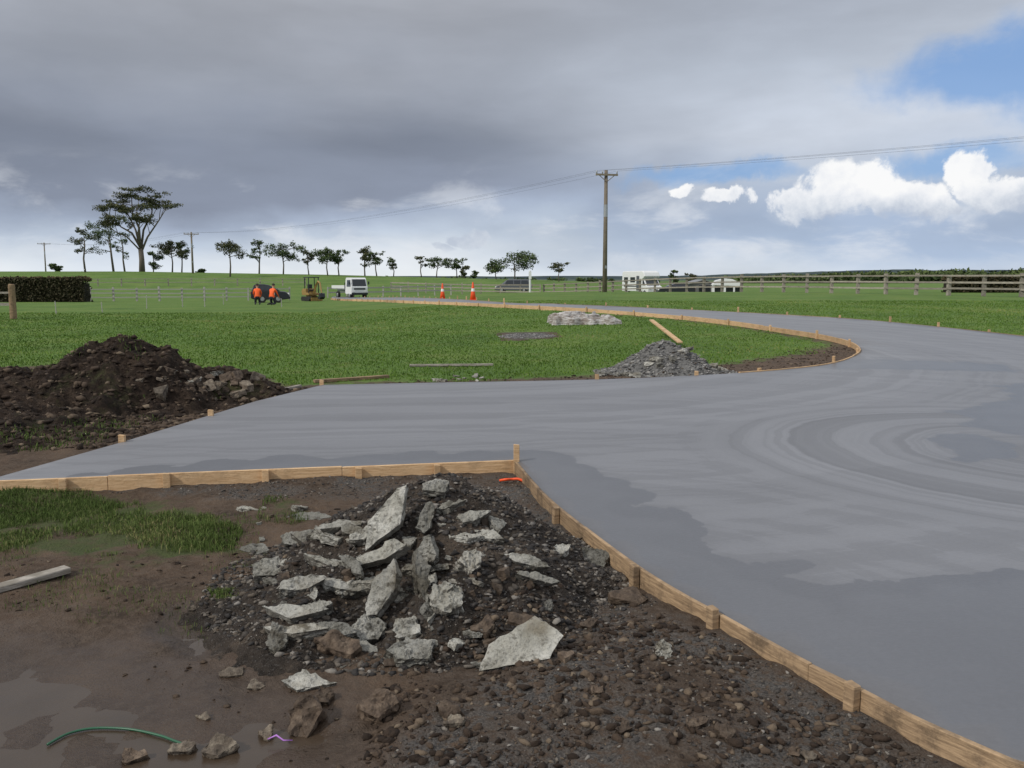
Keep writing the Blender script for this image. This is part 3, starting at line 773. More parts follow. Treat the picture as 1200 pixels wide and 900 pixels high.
for i, h in enumerate(rocks):
    slab("brown_rock", *h[:7], 300+i, M_rock, "brown angular rock on muddy ground beside the rubble", t=h[7], cat="rock", n=6, hf=.45, rk=.06)
M_rockl = mat_rock("tan_rock", ((.08, .062, .045, 1), (.16, .13, .10, 1), (.30, .26, .20, 1)))
for i, h in enumerate([(215, 882, 40, 20, 20, 0, 10, .06), (258, 881, 42, 24, 25, 0, 0, .07), (312, 866, 22, 18, 25, 0, 0, .05), (300, 808, 26, 12, 15, 0, 0, .04), (272, 790, 34, 12, 15, 0, 0, .03), (240, 842, 22, 8, 15, 0, 0, .02), (227, 714, 12, 8, 15, 0, 0, .02), (948, 888, 24, 12, 15, 0, 0, .03), (532, 850, 26, 14, 20, 0, 0, .05)]):
    slab("tan_rock", *h[:7], 340+i, M_rockl, "pale tan stone lying in wet mud", t=h[7], cat="rock", n=6, hf=.45, rk=.06)
var = [chunk_mesh("concrete_fragment", 1, random.uniform(.4, .8), random.uniform(.14, .3), 500+i, M_rub, rough=.022, n=6) for i in range(14)]
varr = [chunk_mesh("rock_fragment", 1, random.uniform(.6, .9), random.uniform(.4, .65), 520+i, M_rock, rough=.028, n=6, hf=.5) for i in range(6)]
def frag(x, y, z, s, kind, grp, lab, steep=.6, mat=None):
    me = random.choice(var if kind == 'c' else varr)
    o = obj("concrete_fragment" if kind == 'c' else "rock_fragment", me, (x, y, z), (random.uniform(-.3, steep), random.uniform(-.4, .4), random.uniform(0, 6.3)), scale=s)
    if mat: o.material_slots[0].link = 'OBJECT'; o.material_slots[0].material = mat
    tag(o, lab, "rubble" if kind == 'c' else "rock", grp)
for i in range(150):
    u = random.gauss(440, 90); v = random.gauss(672, 52)
    if not (290 < u < 715 and 592 < v < 785): continue
    if (u-440)/190+(640-v)/400 > 1: continue
    x, y, z, s_, d = hit(u, v, (rub,), 2, 9, 1.004)
    k = 'c' if random.random() < (.75 if u < 560 else .35) else 'r'
    frag(x, y, z+.003, random.uniform(.04, .05)+random.random()**2*.15*(.95 if k == 'c' else .5), k, "broken concrete and rocks in the rubble heap", "small jagged piece of rubble half buried in gravel")
for i in range(100):
    u = random.gauss(245, 38); v = 424+(u-150)*.13+abs(random.gauss(0, 1))*18
    if not 120 < u < 306: continue
    x, y, z, s_, d = hit(u, v, SO, 4, 30, 1.004)
    frag(x, y, z, .04+random.random()**1.6*.24, random.choice('rrc'), "stones in the topsoil heap", "stone or rubble poking out of the topsoil heap", mat=random.choice([M_rockl, None, M_rock]))
for i in range(22):
    u = random.uniform(755, 850); v = 408+abs(u-800)*.45+random.uniform(0, 10)
    x, y, z, s_, d = hit(u, v, (grav,), 10, 30, 1.003)
    frag(x, y, z, random.uniform(.12, .36), 'c', "broken concrete on the gravel pile", "pale concrete piece on top of gravel pile")
for i in range(26):
    u = random.choice([random.uniform(505, 590), random.uniform(700, 760)]); v = random.uniform(438, 446) if u < 600 else random.uniform(434, 441)
    x, y = G(u, v, .02); frag(x, y, float(GZ(x, y))+.01, random.uniform(.08, .3), 'c', "pale debris beside the concrete edge", "flat pale scrap of broken concrete on grass", .2)

def plank(u1, v1, u2, v2, w, t, mat, label, z1=.03, z2=.03, name="timber_plank"):
    a = G(u1, v1, 0); b_ = G(u2, v2, 0)
    A3 = Vector((a[0], a[1], float(GZ(*a))+z1)); B3 = Vector((b_[0], b_[1], float(GZ(*b_))+z2)); d = B3-A3
    mb = MB(); mb.box((0, 0, 0), (d.length, w, t)); 
    o = obj(name, mb.mesh(name, [mat])); o.location = (A3+B3)/2; o.rotation_euler = d.to_track_quat('X', 'Z').to_euler(); bevel(o, .004, 1)
    return tag(o, label, "plank")
plank(-60, 712, 80, 674, .075, .035, M_grey, "weathered grey timber batten lying on wet dirt")
plank(763, 392, 797, 410, .12, .04, M_pine, "pale plank leaning on the gravel pile", z1=.40, z2=.18)
plank(480, 430, 578, 429, .09, .04, M_grey, "grey batten lying flat on grass")
plank(368, 449, 455, 443, .09, .05, M_pined, "brown batten lying beside the concrete edge")
plank(300, 466, 352, 455, .06, .04, M_grey, "grey stick lying in dirt near heap")
pts = [(*G(u, v), -.022) for u, v in [(55, 866), (80, 853), (110, 847), (150, 848), (185, 855), (205, 862), (222, 868)]]
mb = MB(); mb.tube(catmull(pts, 6), .005, 8); tag(obj("garden_hose", mb.mesh("garden_hose", [M_green], True)), "short curved green hose lying in muddy puddle", "hose")
x, y = G(323, 864); z = float(GZ(x, y))
mb = MB(); mb.tube([(x-.03, y, z+.03), (x, y+.01, z+.04), (x+.03, y-.005, z+.028), (x+.06, y+.01, z+.02)], [.002, .004, .003, .002], 6)
tag(obj("plastic_ribbon", mb.mesh("plastic_ribbon", [M_purple], True)), "small purple plastic ribbon caught between stones", "ribbon")
x, y = G(600, 568); z = float(GZ(x, y))
mb = MB(); mb.tube(catmull([(x-.10, y+.01, z+.02), (x-.05, y-.02, z+.035), (x, y+.01, z+.03), (x+.05, y, z+.035), (x+.1, y-.02, z+.02)], 5), .011, 8)
tag(obj("orange_plastic_strip", mb.mesh("orange_plastic_strip", [M_coneo], True)), "orange plastic strip lying on gravel near corner peg", "plastic strip")

# ------------------------------------------------------------------ grass
def blades(name, x, y, z, h, w, mat, label, lean=.5):
    n = len(x); a = RNG.uniform(0, 6.283, n); dx, dy = np.cos(a)*w/2, np.sin(a)*w/2
    la = RNG.uniform(0, 6.283, n); lm = RNG.uniform(0, 1, n)*lean*h; lx, ly = np.cos(la)*lm, np.sin(la)*lm
    V = np.empty((n, 5, 3))
    V[:, 0] = np.stack([x-dx, y-dy, z-.01], 1); V[:, 1] = np.stack([x+dx, y+dy, z-.01], 1)
    V[:, 2] = np.stack([x-dx*.8+lx*.35, y-dy*.8+ly*.35, z+h*.6], 1); V[:, 3] = np.stack([x+dx*.8+lx*.35, y+dy*.8+ly*.35, z+h*.6], 1)
    V[:, 4] = np.stack([x+lx, y+ly, z+h*(1-.2*lm/h)], 1)
    F = (np.array([[0, 1, 3], [0, 3, 2], [2, 3, 4]])[None]+(np.arange(n)*5)[:, None, None]).reshape(-1, 3)
    patch = fbm(x*.45, y*.45, 77, 4)
    rnd = np.clip(np.repeat(RNG.uniform(0, .75, n)+(patch-.5)*1.5+(RNG.uniform(0, 1, n) > .95)*.35, 5), 0, 1)
    return stuff(obj(name, np_mesh(name, V.reshape(-1, 3), F, [mat], attrs={"rnd": rnd})), label, "grass")
def grow(P, n, h0, h1, w, label, thr=None, lean=.6, mounds=()):
    x, y = sample_poly(P, n)
    k = poly_sd(x, y, outline) < -.06
    if thr is not None:
        f_ = fbm(x*2.5, y*2.5, 31, 4); k &= f_+.25*np.clip(poly_sd(x, y, P), 0, .3) > thr+RNG.uniform(-.08, .08, len(x))
    x, y = x[k], y[k]; sz = .5+fbm(x*1.5, y*1.5, 55, 3)
    blades("grass", x, y, top_z(x, y, mounds), RNG.uniform(h0, h1, len(x))*sz, w, M_grassn, label, lean)
grow(GP1, 34000, .016, .048, .004, "rough grass patch on the dirt by the formwork", .51, 1.1)
grow(GP2, 1500, .015, .035, .004, "sparse grass sprouting from dirt", .48, 1.0)
grow(GP3, 1400, .015, .04, .004, "sparse grass sprouting from dirt", .48, 1.0)
grow([G(u, v) for u, v in [(-100, 640), (290, 600), (340, 690), (300, 760), (0, 720)]], 5500, .012, .03, .003, "few grass blades in bare dirt", .56, 1.0)
n = 230000
d = 10+34*RNG.uniform(0, 1, n)**1.5; k = RNG.uniform(-.72, .72, n); x = k*d; y = d
csd2 = poly_sd(x, y, outline)
ok = (csd2 < -.08-.5*(fbm(x*1.7, y*1.7, 83, 4) > .48)*(y > 12)*(y < 34)) & (poly_sd(x, y, FIELD)+(fbm(x*2, y*2, 90, 4)-.5)*1.6 > .12) & (poly_sd(x, y, GV2) < -.1) & (y > 9)
x, y, d = x[ok], y[ok], d[ok]
zt = top_z(x, y, SO+(grav, grav2)); g0 = GZ(x, y); ok = zt < g0+.04; x, y, d, zt = x[ok], y[ok], d[ok], zt[ok]
blades("grass", x, y, zt, RNG.uniform(.015, .045, len(x))*(.5+.9*fbm(x*.8, y*.8, 61, 3)), .006+d*.0007, M_grass, "short green pasture grass across the paddock", .9)
x, y = disc(-6.4, 10.6, 3.8, 2.8, 16000); k = fbm(x*1.1, y*1.1, 71, 4) > .56; x, y = x[k], y[k]
blades("grass", x, y, top_z(x, y, SO), RNG.uniform(.02, .07, len(x)), .01, M_grassn, "grass clods tipped with topsoil heap", .9)

# ------------------------------------------------------------------ trees
def leaf_cloud(cl, per, size, seed):
    rg = np.random.default_rng(seed); VV = []; RR = []
    for (c, r, rz) in cl:
        n = int(per*(r*r*rz)**.5+12)
        p = rg.normal(size=(n, 3)); p /= np.linalg.norm(p, axis=1)[:, None]; p *= rg.uniform(.1, 1.25, (n, 1))**.6
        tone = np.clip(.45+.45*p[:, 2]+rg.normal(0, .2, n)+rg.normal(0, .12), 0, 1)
        P = p*np.array([r, r, rz])+np.array(c)
        a = rg.normal(size=(n, 3)); a /= np.linalg.norm(a, axis=1)[:, None]; b_ = np.cross(a, rg.normal(size=(n, 3))); b_ /= np.linalg.norm(b_, axis=1)[:, None]
        s_ = size*rg.uniform(.5, 1.3, (n, 1)); a = a*s_; b_ = b_*s_*.5
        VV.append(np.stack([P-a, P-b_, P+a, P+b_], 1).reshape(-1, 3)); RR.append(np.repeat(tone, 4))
    V = np.concatenate(VV); R_ = np.concatenate(RR); F = np.arange(len(V)).reshape(-1, 4); return V, F, R_
def tree_meshes(seed, H, W, kind):
    rd = random.Random(seed); mb = MB(); cl = []
    lean = rd.uniform(-.08, .08)*H
    if kind == 'big':
        fork = Vector((.25, 0, H*.27))
        mb.tube([(.3, 0, -.3), (.35, 0, H*.14), fork], [.55, .45, .42], 10)
        for i, (fx_, fz_, r0) in enumerate([(-.40, .66, .24), (-.22, .82, .22), (-.05, .88, .26), (.16, .86, .24), (.34, .72, .22), (.05, .70, .18), (-.3, .55, .16)]):
            yy = rd.uniform(-.22, .22)*W
            e = Vector((fx_*W, yy, H*fz_)); st = fork+Vector((0, 0, rd.uniform(-.8, .4)))
            m1 = st.lerp(e, .35)+Vector((rd.uniform(-.5, .5), 0, rd.uniform(.1, .9))); m2 = st.lerp(e, .7)+Vector((rd.uniform(-.5, .5), 0, rd.uniform(-.2, .6)))
            mb.tube([st, m1, m2, e], [r0, r0*.75, r0*.5, r0*.25], 7)
            for j in range(6):
                s0 = [m1.lerp(m2, rd.random()), m2.lerp(e, rd.random()), e][j % 3]
                q = s0+Vector((rd.uniform(-.16, .16)*W, rd.uniform(-.14, .14)*W, rd.uniform(.05, .17)*H))
                q.z = min(q.z, H*(.97-.9*((q.x)/W)**2)); q.x = max(-.5*W, min(.5*W, q.x))
                mm = s0.lerp(q, .55)+Vector((rd.uniform(-.3, .3), 0, -.15))
                mb.tube([s0, mm, q], [r0*.35, .06, .025], 5)
                for k_ in range(4):
                    qq = q+Vector((rd.uniform(-1.2, 1.2), rd.uniform(-1.2, 1.2), rd.uniform(-.35, .4)))
                    cl.append((tuple(qq), rd.uniform(.6, 1.25), rd.uniform(.2, .42)))
        return mb, cl
    th = rd.uniform(.35, .6) if kind != 'low' else .15
    tr = [(0, 0, -.3), (lean*.3+rd.uniform(-.2, .2), 0, H*.3), (lean*.7+rd.uniform(-.2, .2), .1, H*.6), (lean, 0, H*.9)]
    mb.tube(tr, [H*.018+.05, H*.014+.04, H*.011+.03, .03], 7)
    nb = rd.randint(6, 11)
    for i in range(nb):
        f = th+(.95-th)*(i+rd.uniform(.1, .9))/nb
        sp = {'umb': .3+.7*math.sin(math.pi*min(1, (f-.1))*.62), 'tuft': .4+.5*abs(math.sin(f*5+seed)), 'low': .6}[kind]
        a = rd.uniform(0, 6.28); out = W/2*max(.22, sp)*rd.uniform(.35, 1.15)
        st = Vector((lean*f, 0, H*(f-.08))); e = Vector((lean+math.cos(a)*out, math.sin(a)*out, H*min(.96, f+rd.uniform(-.04, .10))))
        mb.tube([st, st.lerp(e, .5)+Vector((0, 0, .1)), e], [H*.008+.02, .045, .02], 5)
        for j in range(rd.randint(2, 5)):
            q = e+Vector((rd.uniform(-.18, .18)*W, rd.uniform(-.16, .16)*W, rd.uniform(-.06, .06)*H))
            cl.append((tuple(q), W*rd.uniform(.06, .19), W*rd.uniform(.04, .13)))
    for j in range(3): cl.append(((lean+rd.uniform(-.12, .12)*W, 0, H*rd.uniform(.86, .95)), W*.13, W*.09))
    return mb, cl
def make_tree(name, seed, H, W, kind, leafmat, per, size, loc, label, group=None):
    mb, cl = tree_meshes(seed, H, W, kind)
    e = bpy.data.objects.new(name, None); COL.objects.link(e); e.location = loc; e.empty_display_size = .5
    obj("trunk", mb.mesh("trunk", [M_bark], True), parent=e)
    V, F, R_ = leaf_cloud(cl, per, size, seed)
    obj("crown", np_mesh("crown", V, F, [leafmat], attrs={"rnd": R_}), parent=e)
    return tag(e, label, "tree", group)
DT = 160
make_tree("large_spreading_tree", 5, 15.0, 14.6, 'big', M_leafg, 100, .17, at(168, DT), "big old spreading tree with bare limbs on the hill")
TR = [
 (104, 268, 323, 22, 'tuft', 150), (137, 256, 322, 40, 'umb', 175), (150, 272, 322, 20, 'tuft', 170), (205, 283, 322, 30, 'umb', 165), (216, 286, 322, 18, 'umb', 168), (183, 296, 321, 20, 'low', 168), (272, 284, 326, 34, 'tuft', 140), (306, 282, 324, 18, 'tuft', 160),
 (334, 286, 326, 32, 'tuft', 155), (364, 295, 326, 16, 'tuft', 158), (386, 293, 327, 32, 'tuft', 150), (399, 293, 327, 18, 'tuft', 153), (429, 291, 327, 20, 'tuft', 152), (443, 296, 327, 18, 'umb', 156), (462, 303, 327, 16, 'tuft', 158),
 (495, 301, 329, 14, 'tuft', 160), (512, 302, 329, 24, 'tuft', 158), (536, 304, 329, 20, 'tuft', 160), (545, 312, 329, 12, 'low', 165), (582, 308, 330, 24, 'umb', 158), (603, 297, 330, 44, 'umb', 150), (655, 309, 330, 20, 'umb', 160),
 (556, 318, 330, 10, 'low', 170), (788, 317, 331, 10, 'low', 170), (808, 321, 331, 14, 'low', 175), (70, 310, 323, 14, 'low', 175), (238, 316, 323, 10, 'low', 170)]
for i, (u, tv, bv, wp, kd, dd) in enumerate(TR):
    x, y, z = at(u, dd); ztop = CAMH+(326-tv)*dd/FPX
    H = ztop-z; W = wp*dd/FPX
    lb = {'umb': "pine with bare trunk and flat dark crown on grass", 'tuft': "ragged dark pine with clumped branches on grass", 'low': "low dark bushy tree on grassy rise"}[kd]
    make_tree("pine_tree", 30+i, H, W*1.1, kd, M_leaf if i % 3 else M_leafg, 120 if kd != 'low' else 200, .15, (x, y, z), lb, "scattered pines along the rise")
def bush_line(name, label, pts, n, size, seed):
    rg = np.random.default_rng(seed); cl = []
    for _ in range(n):
        t = rg.uniform(0, len(pts)-1); i = int(t); f = t-i; p = np.array(pts[i])*(1-f)+np.array(pts[i+1])*f
        cl.append(((p[0]+rg.normal(0, 2), p[1]+rg.normal(0, 4), float(T(p[0], p[1]))+p[2]*rg.uniform(.2, .6)), p[2]*rg.uniform(.6, 1.6), p[2]*rg.uniform(.4, .6)))
    V, F, R_ = leaf_cloud(cl, 30, size, seed)
    stuff(obj(name, np_mesh(name, V, F, [M_leaf], attrs={"rnd": R_})), label, "trees")
bush_line("distant_woods", "far-off dark tree line on the horizon", [(75, 300, 2.0), (110, 300, 3.2), (150, 300, 4.2), (220, 300, 4.6)], 260, .7, 5)
bush_line("distant_woods", "far-off scrub and shelter belts along the horizon", [(-230, 420, 4), (-120, 430, 3), (0, 420, 2), (110, 420, 2.5)], 60, .7, 6)

def hedge(x0, x1, yc, ht, label, n, seed, half=.8):
    rg = np.random.default_rng(seed); hz = float(T((x0+x1)/2, yc))
    P = np.stack([rg.uniform(x0, x1, n), yc+rg.uniform(-half, half, n), rg.uniform(0, 1, n)], 1)
    Hh = ht*(.9+.18*fbm(P[:, 0]*1.2, P[:, 1], 2, 3))
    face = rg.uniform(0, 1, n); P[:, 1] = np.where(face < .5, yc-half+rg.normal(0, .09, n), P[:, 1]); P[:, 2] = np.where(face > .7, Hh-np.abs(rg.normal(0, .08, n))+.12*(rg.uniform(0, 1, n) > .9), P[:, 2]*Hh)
    P[:, 2] += T(P[:, 0], P[:, 1])
    a = rg.normal(size=(n, 3)); a /= np.linalg.norm(a, axis=1)[:, None]; b_ = np.cross(a, rg.normal(size=(n, 3))); b_ /= np.linalg.norm(b_, axis=1)[:, None]
    V = np.stack([P-a*.11, P-b_*.07, P+a*.11, P+b_*.07], 1).reshape(-1, 3)
    e = bpy.data.objects.new("clipped_hedge", None); COL.objects.link(e); e.location = ((x0+x1)/2, yc, hz); tag(e, label, "hedge")
    V -= np.array(e.location)[None]
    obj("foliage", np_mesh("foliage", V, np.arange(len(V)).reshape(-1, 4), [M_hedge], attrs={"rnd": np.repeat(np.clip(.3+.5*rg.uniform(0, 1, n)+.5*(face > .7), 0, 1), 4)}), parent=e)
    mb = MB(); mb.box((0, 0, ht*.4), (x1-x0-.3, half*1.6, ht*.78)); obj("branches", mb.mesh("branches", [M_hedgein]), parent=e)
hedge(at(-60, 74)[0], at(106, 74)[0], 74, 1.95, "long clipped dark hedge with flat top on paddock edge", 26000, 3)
hedge(at(1105, 66)[0], at(1290, 66)[0], 66, 1.15, "low dark hedge behind the timber rail fence", 9000, 4)

# ------------------------------------------------------------------ fences
def fence(name, label, path, ph, spacing, mat, post=(.13, .13), rail=(.035, .14), rails_z=(), cap=False):
    P = [Vector(p) for p in path]; R_ = resample([(p.x, p.y) for p in P], spacing)
    e = bpy.data.objects.new(name, None); COL.objects.link(e); o0 = R_[0]; e.location = (o0.x, o0.y, float(T(o0.x, o0.y))); tag(e, label, "fence")
    ez = e.location.z
    mbp = MB(); mbp.box((0, 0, ph/2-.15), (post[0], post[1], ph+.3)); mp_ = mbp.mesh("post", [mat])
    for p in R_:
        z = float(T(p.x, p.y))-ez
        obj("post", mp_, (p.x-o0.x, p.y-o0.y, z), (random.uniform(-.03, .03), random.uniform(-.03, .03), random.uniform(-.2, .2)), parent=e, scale=(1, 1, random.uniform(.97, 1.14)))
    for ri, z0 in enumerate(rails_z):
        for a, b2 in zip(R_[::2], R_[2::2]+([R_[-1]] if (len(R_) % 2 == 0) else [])):
            za, zb = float(T(a.x, a.y))-ez+z0, float(T(b2.x, b2.y))-ez+z0
            d = Vector((b2.x-a.x, b2.y-a.y, zb-za))
            if d.length < .1: continue
            nn = Vector((d.y, -d.x, 0)).normalized()*(post[1]/2+.03)
            if nn.y > 0: nn = -nn
            rw, rh = rail
            if cap and ri == len(rails_z)-1: rw, rh = .14, .10; 
            mb = MB(); mb.box((0, 0, 0), (d.length-.01, rw, rh))
            obj("rail", mb.mesh("rail", [mat]), (a.x-o0.x+d.x/2+nn.x, a.y-o0.y+d.y/2+nn.y, za+d.z/2+random.uniform(-.02, .02)), d.to_track_quat('X', 'Z').to_euler(), parent=e)
    return e
fence("post_and_rail_fence", "long weathered timber post and rail fence along the far paddock", [(33, 42), (28.8, 50), (18.5, 70), (3.2, 100)], 1.25, 2.3, M_fence, post=(.20, .20), rail=(.04, .11), rails_z=[.42, .80, 1.20], cap=True)
fence("post_and_rail_fence", "weathered timber rail fence beside the driveway end", [(3.2, 101), (-17, 112)], 1.2, 2.6, M_fence, rails_z=[.4, .78, 1.15])
M_pale = simple("pale_weathered_rail", (.38, .37, .34), .8)
def atv(u, d): x, y, z = at(u, d); return (x, y)
fence("post_and_rail_fence", "pale timber rail fence crossing the paddock", [atv(108, 78), atv(220, 80), atv(300, 82), atv(352, 84)], 1.15, 1.9, M_pale, post=(.14, .14), rail=(.05, .09), rails_z=[.35, .7, 1.05])
fence("post_and_rail_fence", "pale rail fence by the machinery", [atv(385, 92), atv(440, 96), atv(545, 104)], 1.1, 2.3, M_pale, rails_z=[.55, 1.0])
fence("post_and_rail_fence", "pale rail fence on the far hillside", [atv(90, 118), atv(230, 120), atv(380, 122)], 1.0, 3.0, M_grey, rails_z=[.5, .95], rail=(.04, .08))
x, y = G(16, 374)
e = bpy.data.objects.new("strainer_post", None); COL.objects.link(e); e.location = (x, y, float(T(x, y))); tag(e, "thick brown round strainer post with short rail in grass", "fence post")
mb = MB(); mb.tube([(0, 0, -.3), (0, 0, 1.42), (0, 0, 1.46)], [.14, .13, .10], 14); obj("post", mb.mesh("post", [M_pined]), parent=e)
mb = MB(); mb.box((-.9, -.02, .62), (1.6, .08, .12)); mb.box((-.9, .0, 1.1), (1.6, .05, .08)); obj("rail", mb.mesh("rail", [M_grey]), parent=e)
for u, v, h in ((66, 368, .6), (172, 362, .75), (214, 360, .7), (240, 360, .6), (262, 357, .7), (330, 360, .5), (120, 366, .5)):
    x, y = G(u, v); mb = MB(); mb.tube([(0, 0, -.1), (0, 0, h), (0, 0, h+.02)], [.022, .02, .008], 6)
    mb.box((0, 0, h-.08), (.06, .03, .03)); mb.box((0, 0, .1), (.10, .02, .02))
    tag(obj("fence_standard", mb.mesh("fence_standard", [M_pale]), (x, y, float(T(x, y))), (random.uniform(-.06, .06), random.uniform(-.06, .06), 0)), "thin pale electric fence standard in the grass", "fence post", "thin electric fence standards")

# ------------------------------------------------------------------ power poles and lines
def power_pole(u, d, topv, label, arm_rot=0, w=1.75):
    x, y, z = at(u, d); zt = CAMH+(326-topv)*d/FPX; H = zt-z
    e = bpy.data.objects.new("power_pole", None); COL.objects.link(e); e.location = (x, y, z); e.rotation_euler = (0, 0, arm_rot); tag(e, label, "power pole", "power poles crossing the paddock")
    mb = MB(); mb.tube([(0, 0, -.4), (0, 0, H*.5), (0, 0, H)], [.19, .16, .13], 12); obj("mast", mb.mesh("mast", [M_pole], True), parent=e)
    mb = MB(); mb.box((0, -.17, H-.35), (w, .11, .14)); mb.box((.35, -.17, H-.6), (.05, .04, .75), Matrix.Rotation(.9, 3, 'Y')); mb.box((-.35, -.17, H-.6), (.05, .04, .75), Matrix.Rotation(-.9, 3, 'Y'))
    obj("crossarm", mb.mesh("crossarm", [M_pole]), parent=e)
    for k_ in (-.46, -.2, .46):
        mb = MB(); mb.tube([(w*k_, -.17, H-.28), (w*k_, -.17, H-.2), (w*k_, -.17, H-.13), (w*k_, -.17, H-.06)], [.025, .06, .045, .05], 8)
        obj("insulator", mb.mesh("insulator", [M_metal], True), parent=e)
    mb = MB(); mb.box((0, -.185, 1.9), (.16, .02, .22)); obj("number_plate", mb.mesh("number_plate", [M_metal]), parent=e)
    mb = MB(); mb.tube([(0, 0, H*.62), (0, 0, H*.72)], [.16, .155], 12, cap=False); obj("metal_band", mb.mesh("metal_band", [M_metal], True), parent=e)
    rot = Matrix.Rotation(arm_rot, 3, 'Z')
    return [Vector((x, y, z))+rot @ Vector((w*k_, -.17, H-.06)) for k_ in (-.46, -.2, .46)]
I1 = power_pole(708, 68, 203, "tall weathered timber power pole with crossarm in paddock", .25)
I2 = power_pole(229, 150, 273, "far timber power pole with crossarm on the rise", .25, 2.4)
I3 = power_pole(58, 230, 285, "very distant timber power pole against the sky", .2, 3.2)
NX = [Vector((52, 27.5, 9.7))+Vector((k_*.7, k_*.8, 0)) for k_ in (-1, -.4, 1)]
def wire(a, b_, sag, r):
    P = []
    for i in range(25):
        t = i/24; p = a.lerp(b_, t); p.z -= sag*4*t*(1-t); P.append(tuple(p))
    mb = MB(); mb.tube(P, r, 5, cap=False)
    tag(obj("power_line", mb.mesh("power_line", [M_wire], True)), "thin dark sagging overhead power line", "power line", "overhead wires between the poles")
for k_ in range(3):
    wire(I1[k_], NX[k_], .5, .006); wire(I1[k_], I2[k_], 1.3, .006); wire(I2[k_], I3[k_], 1.2, .008)

# ------------------------------------------------------------------ cones
def cone(u, d, h, label):
    x, y, z = at(u, d)
    e = bpy.data.objects.new("traffic_cone", None); COL.objects.link(e); e.location = (x, y, z); tag(e, label, "traffic cone", "traffic cones by the driveway")
    mb = MB(); mb.box((0, 0, .025), (.42*h, .42*h, .05)); bevel(obj("base", mb.mesh("base", [M_coneo]), parent=e), .01)
    R0, R1 = .17*h, .035*h
    rr = lambda t: R0+(R1-R0)*t
    mb = MB(); mb.tube([(0, 0, .05), (0, 0, h*.4), (0, 0, h*.97), (0, 0, h)], [rr(0), rr(.4), rr(.97), rr(1)*.7], 20); obj("cone_body", mb.mesh("cone_body", [M_coneo], True), parent=e)
    mb = MB(); mb.tube([(0, 0, h*.5), (0, 0, h*.66)], [rr(.5)+.004, rr(.66)+.004], 20, cap=False); obj("reflective_band", mb.mesh("reflective_band", [M_refl], True), parent=e)
cone(519, 55, 1.0, "orange traffic cone with white band on far verge")
cone(554.5, 48, 1.0, "orange traffic cone with white band near driveway")

# ------------------------------------------------------------------ vehicles
def wheel(e, x, y, r, w):
    wh = bpy.data.objects.new("wheel", None); COL.objects.link(wh); wh.parent = e; wh.location = (x, y, r)
    mb = MB(); mb.tube([(0, -w/2, 0), (0, -w/2+.03, 0), (0, w/2-.03, 0), (0, w/2, 0)], [r*.9, r, r, r*.9], 20); obj("tyre", mb.mesh("tyre", [M_tyre], False), parent=wh)
    s_ = 1 if y > 0 else -1
    mb = MB(); mb.tube([(0, s_*(w/2-.02), 0), (0, s_*(w/2+.012), 0)], [r*.58, r*.5], 14); obj("rim", mb.mesh("rim", [M_metal]), parent=wh)
def part(e, name, mb, mats, bw=0):
    o = obj(name, mb.mesh(name, mats), parent=e)
    if bw: bevel(o, bw)
    return o
def root(name, loc, rz, label, cat, scale=1, group=None):
    e = bpy.data.objects.new(name, None); COL.objects.link(e); e.location = loc; e.rotation_euler = (0, 0, rz); e.scale = (scale,)*3
    return tag(e, label, cat, group)
def quad(vs):
    mb = MB(); mb.v = vs; mb.f = [(0, 1, 2, 3)]; mb.m = [0]; return mb
def car(name, loc, rz, paint, label, cat, van=False, L=4.5, H=1.5, W=1.75, group=None):
    e = root(name, loc, rz, label, cat, group=group); h = L/2
    body = [(-h, .35), (-h, .85), (-h+.1, .95), (h-1.3, .98), (h-.25, .85), (h, .6), (h, .3), (h-.45, .25), (-h+.3, .25)]
    mb = MB(); mb.prof(body, W); part(e, "body", mb, [paint], .06)
    if van: cab = [(-h+.05, .94), (-h+.25, H-.05), (-h+.5, H), (h-1.9, H), (h-1.5, H-.08), (h-.7, .94)]
    else: cab = [(-h+.35, .94), (-h+.95, H-.06), (-h+1.25, H), (h-2.1, H), (h-1.8, H-.06), (h-1.15, .95)]
    tp = lambda x, z: 1-.18*max(0, (z-.94))/(H-.94)
    mb = MB(); mb.prof(cab, W*.97, taper=tp); part(e, "roof", mb, [paint], .04)
    for sgn in (-1, 1):
        x0, x1 = cab[1][0]+.1, cab[4][0]+.05; y0 = sgn*W*.97/2
        for i in range(3):
            a = x0+(x1-x0)*i/3+.04; b_ = x0+(x1-x0)*(i+1)/3-.04
            zt, zb = H-.14, .99
            f = lambda z: y0*(1-.18*(z-.94)/(H-.94))+sgn*.006
            xa = a-(.18 if i == 0 else 0); xb = b_+(.25 if i == 2 else 0)
            part(e, "window", quad([(xa, f(zb), zb), (xb, f(zb), zb), (b_, f(zt), zt), (a, f(zt), zt)]), [M_glass])
    p1, p2 = cab[4], cab[5]; ww = W*.42
    part(e, "windscreen", quad([(p2[0]-.03, -ww, p2[1]+.08), (p2[0]-.03, ww, p2[1]+.08), (p1[0]+.05, ww*.88, p1[1]), (p1[0]+.05, -ww*.88, p1[1])]), [M_glass])
    for sgn in (-1, 1):
        mb = MB(); mb.box((h-.05, sgn*W*.36, .68), (.12, .3, .14)); part(e, "headlight", mb, [M_lamp], .02)
        mb = MB(); mb.box((-h+.02, sgn*W*.42, .78), (.08, .16, .2)); part(e, "tail_light", mb, [M_red], .02)
        for x in (-h+.85, h-.85): wheel(e, x, sgn*(W/2-.09), .31, .2)
    mb = MB(); mb.box((h, 0, .4), (.12, W*.92, .18)); part(e, "bumper", mb, [M_dark], .03)
    return e
car("people_carrier", at(602, 112), math.radians(172), M_silver, "dark grey people carrier parked behind the rail fence", "car", True, 4.5, 1.65)
car("parked_car", at(318, 70), math.radians(15), M_dark, "black utility car parked behind the kneeling workers", "car", True, 2.9, 1.45, 1.55)
